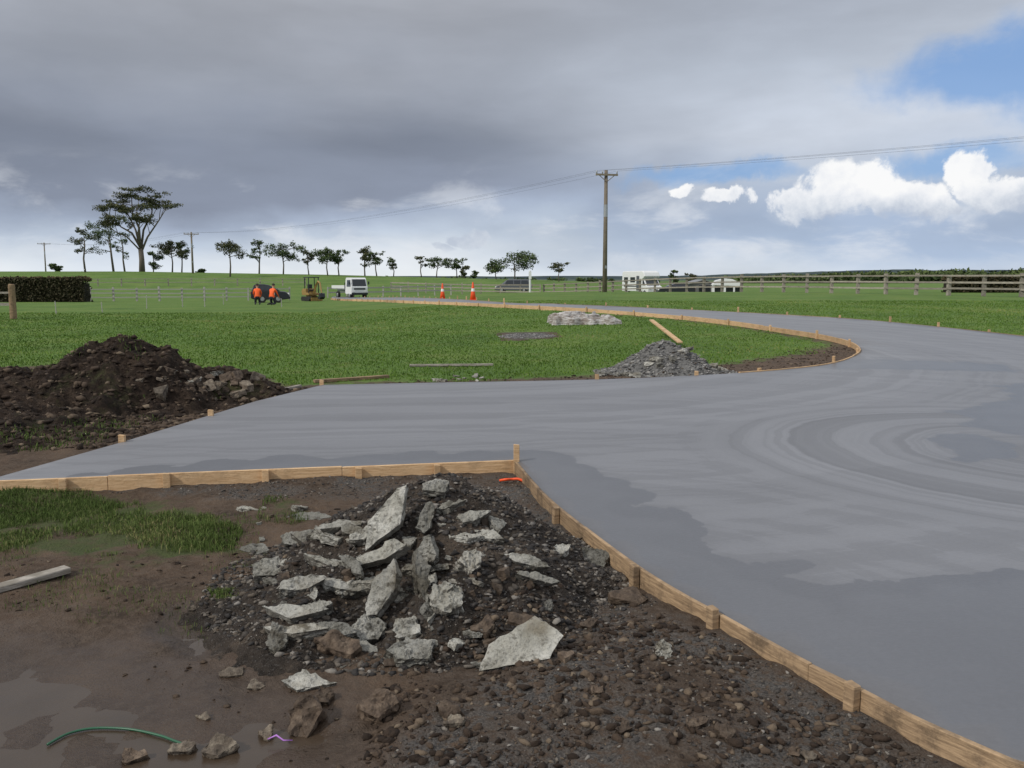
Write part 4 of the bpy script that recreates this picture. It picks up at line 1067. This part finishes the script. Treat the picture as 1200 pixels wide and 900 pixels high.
car("parked_car", at(790, 100), math.radians(185), M_dark, "dark car parked beside the motorhome", "car", False, 4.2, 1.35)
def flat_truck(loc, rz, s_c=1):
    e = root("flatbed_truck", loc, rz, "white flatbed truck with cab and low sides on driveway", "truck", s_c)
    cab = [(.7, .55), (.7, 1.95), (.85, 2.08), (1.9, 2.08), (2.1, 1.95), (2.3, 1.25), (2.36, 1.15), (2.36, .45), (.9, .45)]
    mb = MB(); mb.prof(cab, 1.75, taper=lambda x, z: 1-.08*max(0, z-1.1)); part(e, "cab", mb, [M_white], .05)
    part(e, "windscreen", quad([(2.325, -.72, 1.25), (2.325, .72, 1.25), (2.13, .68, 1.92), (2.13, -.68, 1.92)]), [M_glass])
    for s_ in (-1, 1):
        part(e, "window", quad([(1.15, s_*.885, 1.2), (2.15, s_*.885, 1.2), (2.02, s_*.83, 1.85), (1.15, s_*.83, 1.85)]), [M_glass])
        mb = MB(); mb.box((2.36, s_*.62, .75), (.05, .26, .18)); part(e, "headlight", mb, [M_lamp], .01)
        mb = MB(); mb.box((2.2, s_*1.02, 1.55), (.08, .14, .32)); part(e, "mirror", mb, [M_dark], .02)
        for x in (1.75, -1.5): wheel(e, x, s_*.75, .36, .24)
    mb = MB(); mb.box((2.37, 0, .5), (.1, 1.7, .22)); part(e, "bumper", mb, [M_dark], .03)
    mb = MB(); mb.box((2.372, 0, .98), (.02, 1.2, .16)); part(e, "grille", mb, [M_dark], .005)
    mb = MB(); mb.box((-1.1, 0, .95), (3.5, 1.85, .1)); mb.box((-1.1, 0, .78), (3.4, .7, .18)); part(e, "deck", mb, [M_metal], .01)
    mb = MB()
    for s_ in (-1, 1): mb.box((-1.1, s_*.92, 1.15), (3.5, .04, .3))
    mb.box((-2.84, 0, 1.15), (.04, 1.84, .3)); part(e, "side_boards", mb, [M_white], .01)
    mb = MB(); mb.box((.6, 0, 1.55), (.06, 1.8, .06)); mb.box((.6, -.85, 1.3), (.06, .06, .6)); mb.box((.6, .85, 1.3), (.06, .06, .6)); mb.box((.6, 0, 1.9), (.06, 1.6, .06)); mb.box((.6, 0, 1.6), (.05, .05, .6)); part(e, "headboard", mb, [M_dark])
flat_truck(at(412, 88), math.radians(-58), .98)
def motorhome(loc, rz, s_c=1):
    e = root("motorhome", loc, rz, "white motorhome with dark windows parked behind fence", "motorhome", s_c)
    body = [(-2.9, .5), (-2.9, 2.65), (-2.7, 2.85), (1.7, 2.88), (2.15, 2.72), (2.4, 2.25), (2.0, 1.95), (1.75, 1.95), (1.75, .5)]
    mb = MB(); mb.prof(body, 2.1, taper=lambda x, z: 1-.06*max(0, z-2.2)); part(e, "body", mb, [M_white], .08)
    cab = [(1.76, .45), (1.76, 1.94), (2.0, 1.94), (2.6, 1.2), (3.0, 1.05), (3.05, .45)]
    mb = MB(); mb.prof(cab, 1.9); part(e, "cab", mb, [M_white], .04)
    part(e, "windscreen", quad([(2.65, -.82, 1.2), (2.65, .82, 1.2), (2.10, .78, 1.88), (2.10, -.78, 1.88)]), [M_glass])
    for s_ in (-1, 1):
        for x, w in ((-1.9, .9), (-.3, 1.1)):
            mb = MB(); mb.box((x, s_*1.055, 1.85), (w, .03, .6)); part(e, "window", mb, [M_glass], .01)
        part(e, "window", quad([(1.85, s_*.956, 1.2), (2.5, s_*.956, 1.2), (2.05, s_*.956, 1.82), (1.85, s_*.956, 1.82)]), [M_glass])
        mb = MB(); mb.box((3.04, s_*.7, .85), (.05, .3, .2)); part(e, "headlight", mb, [M_lamp], .01)
        for x in (2.3, -1.7): wheel(e, x, s_*.85, .34, .22)
    mb = MB(); mb.box((.9, -1.058, 1.45), (.65, .02, 1.7)); part(e, "door", mb, [M_silver], .01)
    mb = MB(); mb.box((-.6, -1.054, 1.1), (3.6, .012, .12)); part(e, "stripe", mb, [M_dark])
motorhome(at(751, 103), math.radians(-68), .98)
x, y, z = at(818, 108)
e = root("farm_shed", (x, y, z), .1, "small low grey shed with pitched roof behind fence", "shed")
mb = MB(); mb.prof([(-1.7, 0), (-1.7, 1.3), (0, 1.75), (1.7, 1.3), (1.7, 0)], 3.0); part(e, "wall", mb, [simple("grey_board_wall", (.16, .16, .16), .8)])
mb = MB(); mb.prof([(-1.95, 1.27), (0, 1.80), (1.95, 1.27), (1.95, 1.33), (0, 1.87), (-1.95, 1.33)], 3.4); part(e, "roof", mb, [M_roof])
mb = MB(); mb.box((.2, -1.51, .6), (1.4, .03, 1.15)); part(e, "door", mb, [M_dark])
x, y, z = at(850, 104)
e = root("canvas_shelter", (x, y, z), -.15, "white canvas shelter with dark openings behind rail fence", "shelter")
mb = MB(); mb.prof([(-1.75, 1.25), (-1.3, 1.75), (-.4, 1.98), (.5, 1.9), (1.3, 1.55), (1.75, 1.15), (1.7, 1.08), (-1.7, 1.18)], 2.4); part(e, "roof", mb, [M_white], .05)
mb = MB()
for xx, ww in ((-1.6, .3), (-.35, .35), (.75, .2), (1.6, .25)): mb.box((xx, -1.1, .62), (ww, .05, 1.2))
mb.box((0, 1.1, .62), (3.3, .05, 1.2)); mb.box((1.68, 0, .6), (.05, 2.2, 1.15)); part(e, "wall", mb, [M_white])
mb = MB(); mb.box((0, -.4, .55), (3.0, .6, 1.05)); part(e, "opening_shade", mb, [M_dark], .05)  # added dark block standing for the shade inside the shelter openings
x, y, z = at(621, 98)
e = root("marker_post", (x, y, z), 0, "tall white marker post beside the rail fence", "post")
mb = MB(); mb.tube([(0, 0, -.3), (0, 0, 2.7), (0, 0, 2.76)], [.12, .11, .05], 10); part(e, "post", mb, [M_white]); mb = MB(); mb.box((0, -.12, 2.2), (.3, .03, .8)); part(e, "panel", mb, [M_white])

def excavator(loc, rz, s_=1):
    e = root("mini_excavator", loc, rz, "small yellow and black digger standing on driveway end", "excavator", s_)
    for sg in (-1, 1):
        mb = MB(); mb.prof([(-.85, .2), (-.7, .42), (.7, .42), (.85, .2), (.7, .02), (-.7, .02)], .26, sg*.5); part(e, "track", mb, [M_tyre], .03)
    mb = MB(); mb.box((0, 0, .47), (.7, .7, .12)); mb.prof([(-.8, .53), (-.85, .95), (-.6, 1.12), (-.05, 1.12), (.0, .75), (.5, .72), (.5, .53)], 1.05); part(e, "body", mb, [M_yel], .03)
    mb = MB()
    for x, y_ in ((.45, .48), (.45, -.48), (-.3, .48), (-.3, -.48)): mb.box((x, y_, 1.4), (.06, .06, 1.35))
    part(e, "cab_frame", mb, [M_dark])
    mb = MB(); mb.box((.08, 0, 2.1), (1.0, 1.08, .08)); part(e, "roof", mb, [M_dark], .02)
    mb = MB(); mb.box((-.05, 0, .98), (.45, .45, .12)); mb.box((-.25, 0, 1.25), (.1, .45, .5)); part(e, "seat", mb, [M_dark], .03)
    mb = MB(); mb.tube([(.5, 0, .7), (.9, 0, 1.4), (1.35, 0, 1.75), (1.7, 0, 1.6)], [.11, .12, .11, .08], 4); part(e, "boom", mb, [M_yel])
    mb = MB(); mb.tube([(1.65, 0, 1.68), (1.95, 0, .75)], [.09, .07], 4); part(e, "arm", mb, [M_yel])
    mb = MB(); mb.prof([(1.85, .75), (2.1, .72), (2.15, .4), (1.95, .2), (1.6, .25), (1.75, .45)], .45); part(e, "bucket", mb, [M_dark], .01)
    mb = MB(); mb.box((1.0, 0, .2), (.06, 1.1, .3)); mb.box((.75, .3, .22), (.5, .08, .08)); mb.box((.75, -.3, .22), (.5, .08, .08)); part(e, "dozer_blade", mb, [M_yel])
excavator(at(366, 78), math.radians(-50), .98)

# crumpled plastic wrapped bundle on a pallet
bx, by = G(684, 379); bz = float(T(bx, by))
mb = MB()
for i in range(7): mb.box((-.9+i*.3, 0, .06), (.14, 1.2, .02))
for y_ in (-.5, 0, .5): mb.box((0, y_, .02), (2.0, .1, .06))
tag(obj("wooden_pallet", mb.mesh("wooden_pallet", [M_grey]), (bx, by, bz), (0, 0, .1)), "low grey timber pallet under wrapped bundle", "pallet")
mt, nt, b = new_mat("crumpled_pale_plastic", .4); co = nt.n('ShaderNodeTexCoord').outputs['Object']
mp = nt.n('ShaderNodeMapping'); nt.put(mp.inputs[0], co); mp.inputs['Scale'].default_value = (1, 1, 5)
cz = nt.noise(mp.outputs[0], 3.5, 7, .7, .8)
nt.put(b.inputs['Base Color'], nt.ramp(cz, [(.36, (.12, .085, .06, 1)), (.46, (.30, .26, .23, 1)), (.54, (.52, .50, .48, 1)), (.66, (.70, .69, .68, 1))])); bump(nt, b, nt.noise(co, 12, 6, .7, 1.2), .06, 1)
n = 90; t = np.linspace(-1, 1, n); X, Y = np.meshgrid(t, t); X = X.ravel(); Y = Y.ravel()
r_ = np.maximum(np.abs(X), np.abs(Y)); lump = (fbm(X*3.2+9, Y*2.2, 91, 2)-.5)
tier = np.clip((1-np.abs(X)**5)*(1-np.abs(Y)**5), 0, 1)**.45
step_ = np.floor(np.clip(.5-.55*X+lump*1.2, 0, .999)*3)/3
Zs = .08+tier*(.13+.26*step_+.04*lump)+(.5-np.abs(fbm(X*8, Y*5, 95, 4)-.5)*2)*.06-.12*(r_ > .97)
Fq = (lambda i_: np.stack([i_[:-1, :-1], i_[:-1, 1:], i_[1:, 1:], i_[1:, :-1]], -1).reshape(-1, 4))(np.arange(n*n).reshape(n, n))
wob = 1+.09*np.sin(Y*9+X*4)
o = obj("plastic_wrapped_bundle", np_mesh("plastic_wrapped_bundle", np.stack([X*1.08*wob, Y*.72*(1+.10*np.sin(X*11)), Zs-.02], 1), Fq, [mt]), (bx, by, bz), (0, 0, .1))
tag(o, "low pale crumpled plastic wrapped bundle on a pallet", "bundle")

# ------------------------------------------------------------------ workers
def person(loc, rz, label):
    V = []; Ed = []; Rr = []
    def a(p, r, par=None):
        V.append(p); Rr.append(r)
        if par is not None: Ed.append((par, len(V)-1))
        return len(V)-1
    pel = a((0, -.08, .5), .15); sp = a((0, -.03, .68), .15, pel); ch = a((0, .05, .90), .17, sp); nb = a((0, .10, 1.06), .075, ch); nk = a((0, .13, 1.13), .06, nb)
    h1 = a((0, .16, 1.20), .085, nk); h2 = a((0, .17, 1.28), .095, h1); h3 = a((0, .16, 1.35), .07, h2); a((0, .265, 1.235), .014, h2)
    for s_ in (-1, 1):
        a((s_*.095, .155, 1.25), .018, h2)
        hp = a((s_*.11, -.06, .47), .11, pel); kn = a((s_*.14, .12, .09), .075, hp); sh = a((s_*.14, -.12, .08), .062, kn); an = a((s_*.14, -.36, .07), .045, sh); a((s_*.14, -.40, .0), .04, an); 
        shd = a((s_*.17, .06, 1.0), .075, ch); ua = a((s_*.23, .13, .86), .058, shd); el = a((s_*.25, .2, .73), .045, ua); fa = a((s_*.22, .33, .62), .038, el); wr = a((s_*.2, .43, .53), .027, fa)
        pm = a((s_*.2, .48, .49), .032, wr)
        for k_, (o_, L) in enumerate(((-.03, .07), (-.01, .08), (.01, .075), (.03, .06))):
            f1 = a((s_*.2+o_, .52, .45), .010, pm); a((s_*.2+o_, .52+L*.3, .45-L*.6), .008, f1)
        t1 = a((s_*.2-s_*.045, .47, .46), .011, pm); a((s_*.2-s_*.05, .49, .42), .009, t1)
    me = bpy.data.meshes.new("sk"); me.from_pydata(V, Ed, []); o = bpy.data.objects.new("sk", me); COL.objects.link(o)
    m = o.modifiers.new("s", 'SKIN'); 
    for i, sv in enumerate(me.skin_vertices[0].data): sv.radius = (Rr[i],)*2; sv.use_root = (i == 0)
    o.modifiers.new("d", 'SUBSURF').levels = 1
    dg = bpy.context.evaluated_depsgraph_get(); dg.update(); ev = bpy.data.meshes.new_from_object(o.evaluated_get(dg))
    bpy.data.objects.remove(o)
    ev.name = "person_body"; ev.materials.clear()
    for mt_ in (M_orange, M_trous, M_skin, M_refl, M_tyre): ev.materials.append(mt_)
    for p in ev.polygons:
        c = p.center; p.use_smooth = True
        if c.z > 1.10: k_ = 2
        elif c.y > .42 and abs(c.x) > .1 and c.z < .56: k_ = 2
        elif c.z < .52 and not (abs(c.x) > .17 and c.y > .2): k_ = 1 if c.y > -.3 else 4
        else: k_ = 0
        if k_ == 0 and .70 < c.z < .75 and abs(c.x) < .19: k_ = 3
        p.material_index = k_
    e = obj("person", ev, loc, (0, 0, rz)); tag(e, label, "person", "workers kneeling on the driveway")
    bm = bmesh.new(); bmesh.ops.create_uvsphere(bm, u_segments=16, v_segments=10, radius=.108)
    bmesh.ops.delete(bm, geom=[v for v in bm.verts if v.co.z < -.035 or (v.co.z < .03 and v.co.y > .05)], context='VERTS')
    hm = bpy.data.meshes.new("hair"); bm.to_mesh(hm); bm.free(); hm.materials.append(M_hair)
    obj("hair", hm, (0, .155, 1.315), parent=e)
    for s_ in (-1, 1):
        mb = MB(); mb.tube([(s_*.035, .252, 1.285), (s_*.035, .262, 1.285)], .010, 8); part(e, "eye", mb, [M_dark])
    mb = MB(); mb.box((0, .247, 1.195), (.045, .01, .008)); part(e, "mouth", mb, [M_red])
    return e
x, y, z = at(303, 60); person((x, y, z), .25, "kneeling worker in orange hi-vis jacket facing away")
x, y, z = at(320.5, 58.5); person((x, y, z), -.3, "kneeling worker in orange hi-vis leaning over ground")

# ------------------------------------------------------------------ sky
w = bpy.data.worlds.new("World"); scene.world = w; w.use_nodes = True
try:
    w.cycles.sampling_method = 'MANUAL'; w.cycles.sample_map_resolution = 256
except Exception: pass
nt = NT(w.node_tree); bg = w.node_tree.nodes['Background']
SUN_EL, SUN_AZ = 38, -125
def sky_pos(u, v):
    a = (u-600)/FPX; b_ = (450-v)/FPX; d = Vector((a, CP+b_*SP, -SP+b_*CP)).normalized()
    return math.atan2(d.x, d.y), math.asin(d.z)
co = nt.n('ShaderNodeTexCoord').outputs['Generated']
sep = nt.n('ShaderNodeSeparateXYZ'); nt.put(sep.inputs[0], co); sx, sy, sz = sep.outputs
az = nt.m('ARCTAN2', sx, sy); el = nt.m('ARCSINE', sz)
st = nt.vm('MULTIPLY', co, (1, 1, 2.8)); st2 = nt.vm('MULTIPLY', co, (1, 1, 2.0)); st0 = nt.vm('MULTIPLY', co, (1, 1, 3.4))
n1 = nt.noise(st, 2.6, 4, .5, .2); n2 = nt.noise(st2, 8, 6, .55, .1); n3 = nt.noise(st0, 3.8, 7, .52, .2)
eld = nt.m('ADD', el, nt.m('ADD', nt.m('MULTIPLY', nt.m('SUBTRACT', n1, .5), .09), nt.m('MULTIPLY', nt.m('SUBTRACT', n2, .5), .045)))
eld = nt.m('DIVIDE', eld, .6)
L_ = nt.ramp(eld, [(0, s2l(232, 236, 239)), (.04, s2l(216, 224, 233)), (.08, s2l(190, 202, 218)), (.115, s2l(164, 176, 196)), (.15, s2l(138, 147, 165)), (.24, s2l(132, 140, 156)), (.34, s2l(154, 160, 172)), (.5, s2l(166, 170, 179)), (.75, s2l(192, 195, 201)), (1, s2l(222, 224, 228))])
R_ = nt.ramp(eld, [(0, s2l(210, 219, 230)), (.06, s2l(170, 187, 211)), (.11, s2l(166, 182, 206)), (.17, s2l(182, 194, 212)), (.25, s2l(202, 210, 223)), (.36, s2l(192, 201, 215)), (.5, s2l(166, 173, 186)), (.75, s2l(192, 195, 201)), (1, s2l(222, 224, 228))])
mixf = nt.ss(nt.m('ADD', az, nt.m('MULTIPLY', nt.m('SUBTRACT', n1, .5), .35)), -.12, .32)
c = nt.mix(mixf, L_, R_)
c = nt.mul(c, nt.m('ADD', .89, nt.m('MULTIPLY', nt.ss(n3, .28, .72), .22)))
skyt = nt.n('ShaderNodeTexSky', sky_type='NISHITA'); skyt.sun_disc = False; skyt.sun_elevation = math.radians(SUN_EL); skyt.sun_rotation = math.radians(SUN_AZ)
blue = nt.mix(.6, nt.mul(skyt.outputs[0], .10), s2l(104, 156, 224))
wv = nt.mul(nt.vm('SUBTRACT', nt.noise(co, 14, 7, .62, .3, 'Color'), (.5, .5, .5)), .095)
ws = nt.n('ShaderNodeSeparateXYZ'); nt.put(ws.inputs[0], wv)
azw = nt.m('ADD', az, ws.outputs[0]); elw = nt.m('ADD', el, nt.m('MULTIPLY', ws.outputs[2], .6))
def ell(u, v, ru, rv):
    a0, e0 = sky_pos(u, v)
    cmb = nt.n('ShaderNodeCombineXYZ')
    nt.put(cmb.inputs[0], nt.m('MULTIPLY_ADD', azw, FPX/ru, -a0*FPX/ru)); nt.put(cmb.inputs[1], nt.m('MULTIPLY_ADD', elw, FPX/rv, -e0*FPX/rv))
    return nt.m('SUBTRACT', 1, nt.vm('LENGTH', cmb.outputs[0]))
h = None
for q in ((1150, 88, 150, 44), (1240, 80, 90, 55), (1140, 190, 100, 20), (830, 206, 130, 16)):
    f = ell(*q); h = f if h is None else nt.m('MAXIMUM', h, f)
h = nt.m('ADD', h, nt.m('MULTIPLY', nt.m('SUBTRACT', n2, .5), 1.5))
c = nt.mix(nt.m('MULTIPLY', nt.ss(h, -.1, .7), .85), c, blue)
band = nt.m('MULTIPLY', nt.ss(el, .0, .03), nt.ss(el, .14, .06))
wis = nt.m('MULTIPLY', nt.ss(nt.noise(st, 7, 7, .6, .3), .49, .68), band)
c = nt.mix(nt.m('MULTIPLY', wis, .6), c, s2l(228, 232, 238))
fld = None
for (u, v, ru, rv) in [(985, 222, 46, 40), (1022, 218, 38, 32), (1064, 234, 44, 26), (1098, 244, 22, 12), (942, 242, 34, 18), (1138, 208, 28, 28), (1176, 230, 38, 20), (1225, 236, 50, 20), (1265, 226, 46, 40), (800, 228, 22, 11), (862, 236, 30, 11), (546, 280, 24, 13), (515, 287, 18, 8), (1310, 220, 50, 50)]:
    f = ell(u, v, ru, rv); fld = f if fld is None else nt.m('MAXIMUM', fld, f)
nb = nt.noise(co, 30, 7, .65)
F1 = nt.m('ADD', fld, nt.m('MULTIPLY', nt.m('SUBTRACT', nb, .5), .9))
mask = nt.m('MULTIPLY', nt.ss(F1, .03, .30), nt.ss(elw, sky_pos(1000, 268)[1], sky_pos(1000, 246)[1]))
mask2 = nt.m('MULTIPLY', nt.ss(F1, .02, .4), nt.ss(el, sky_pos(600, 300)[1], sky_pos(600, 286)[1]))
mask = nt.m('MAXIMUM', mask, nt.m('MULTIPLY', nt.m('MULTIPLY', mask2, nt.ss(az, .08, .0)), .7))
sh = nt.m('ADD', nt.m('MULTIPLY', nt.ss(elw, sky_pos(1000, 264)[1], sky_pos(1000, 212)[1]), .85), nt.m('MULTIPLY', nt.m('SUBTRACT', nt.noise(co, 20, 7, .62), .44), 2.1), clamp=True)
cc = nt.ramp(sh, [(0, s2l(180, 190, 207)), (.4, s2l(216, 222, 231)), (.75, s2l(240, 242, 246)), (1, s2l(252, 252, 252))])
c = nt.mix(nt.m('MULTIPLY', mask, .96), c, cc)
nt.put(bg.inputs['Color'], c); bg.inputs['Strength'].default_value = 1.0

sd_ = bpy.data.lights.new("sun", 'SUN'); sd_.energy = 2.2; sd_.angle = math.radians(4); sd_.color = (1, .95, .87)
so = bpy.data.objects.new("sun", sd_); COL.objects.link(so)
ea, aa = math.radians(SUN_EL), math.radians(SUN_AZ)
dv = Vector((math.sin(aa)*math.cos(ea), math.cos(aa)*math.cos(ea), math.sin(ea)))
so.rotation_euler = dv.to_track_quat('Z', 'Y').to_euler(); so.location = dv*50

cd = bpy.data.cameras.new("camera"); cam = bpy.data.objects.new("camera", cd); COL.objects.link(cam)
cam.location = (0, 0, CAMH); cam.rotation_euler = (math.pi/2-PITCH, 0, 0); cd.sensor_width = 36; cd.lens = 36*FPX/1200; cd.clip_start = .05; cd.clip_end = 9000
scene.camera = cam
scene.view_settings.view_transform = 'Standard'; scene.view_settings.look = 'None'; scene.view_settings.exposure = 0; scene.view_settings.gamma = 1
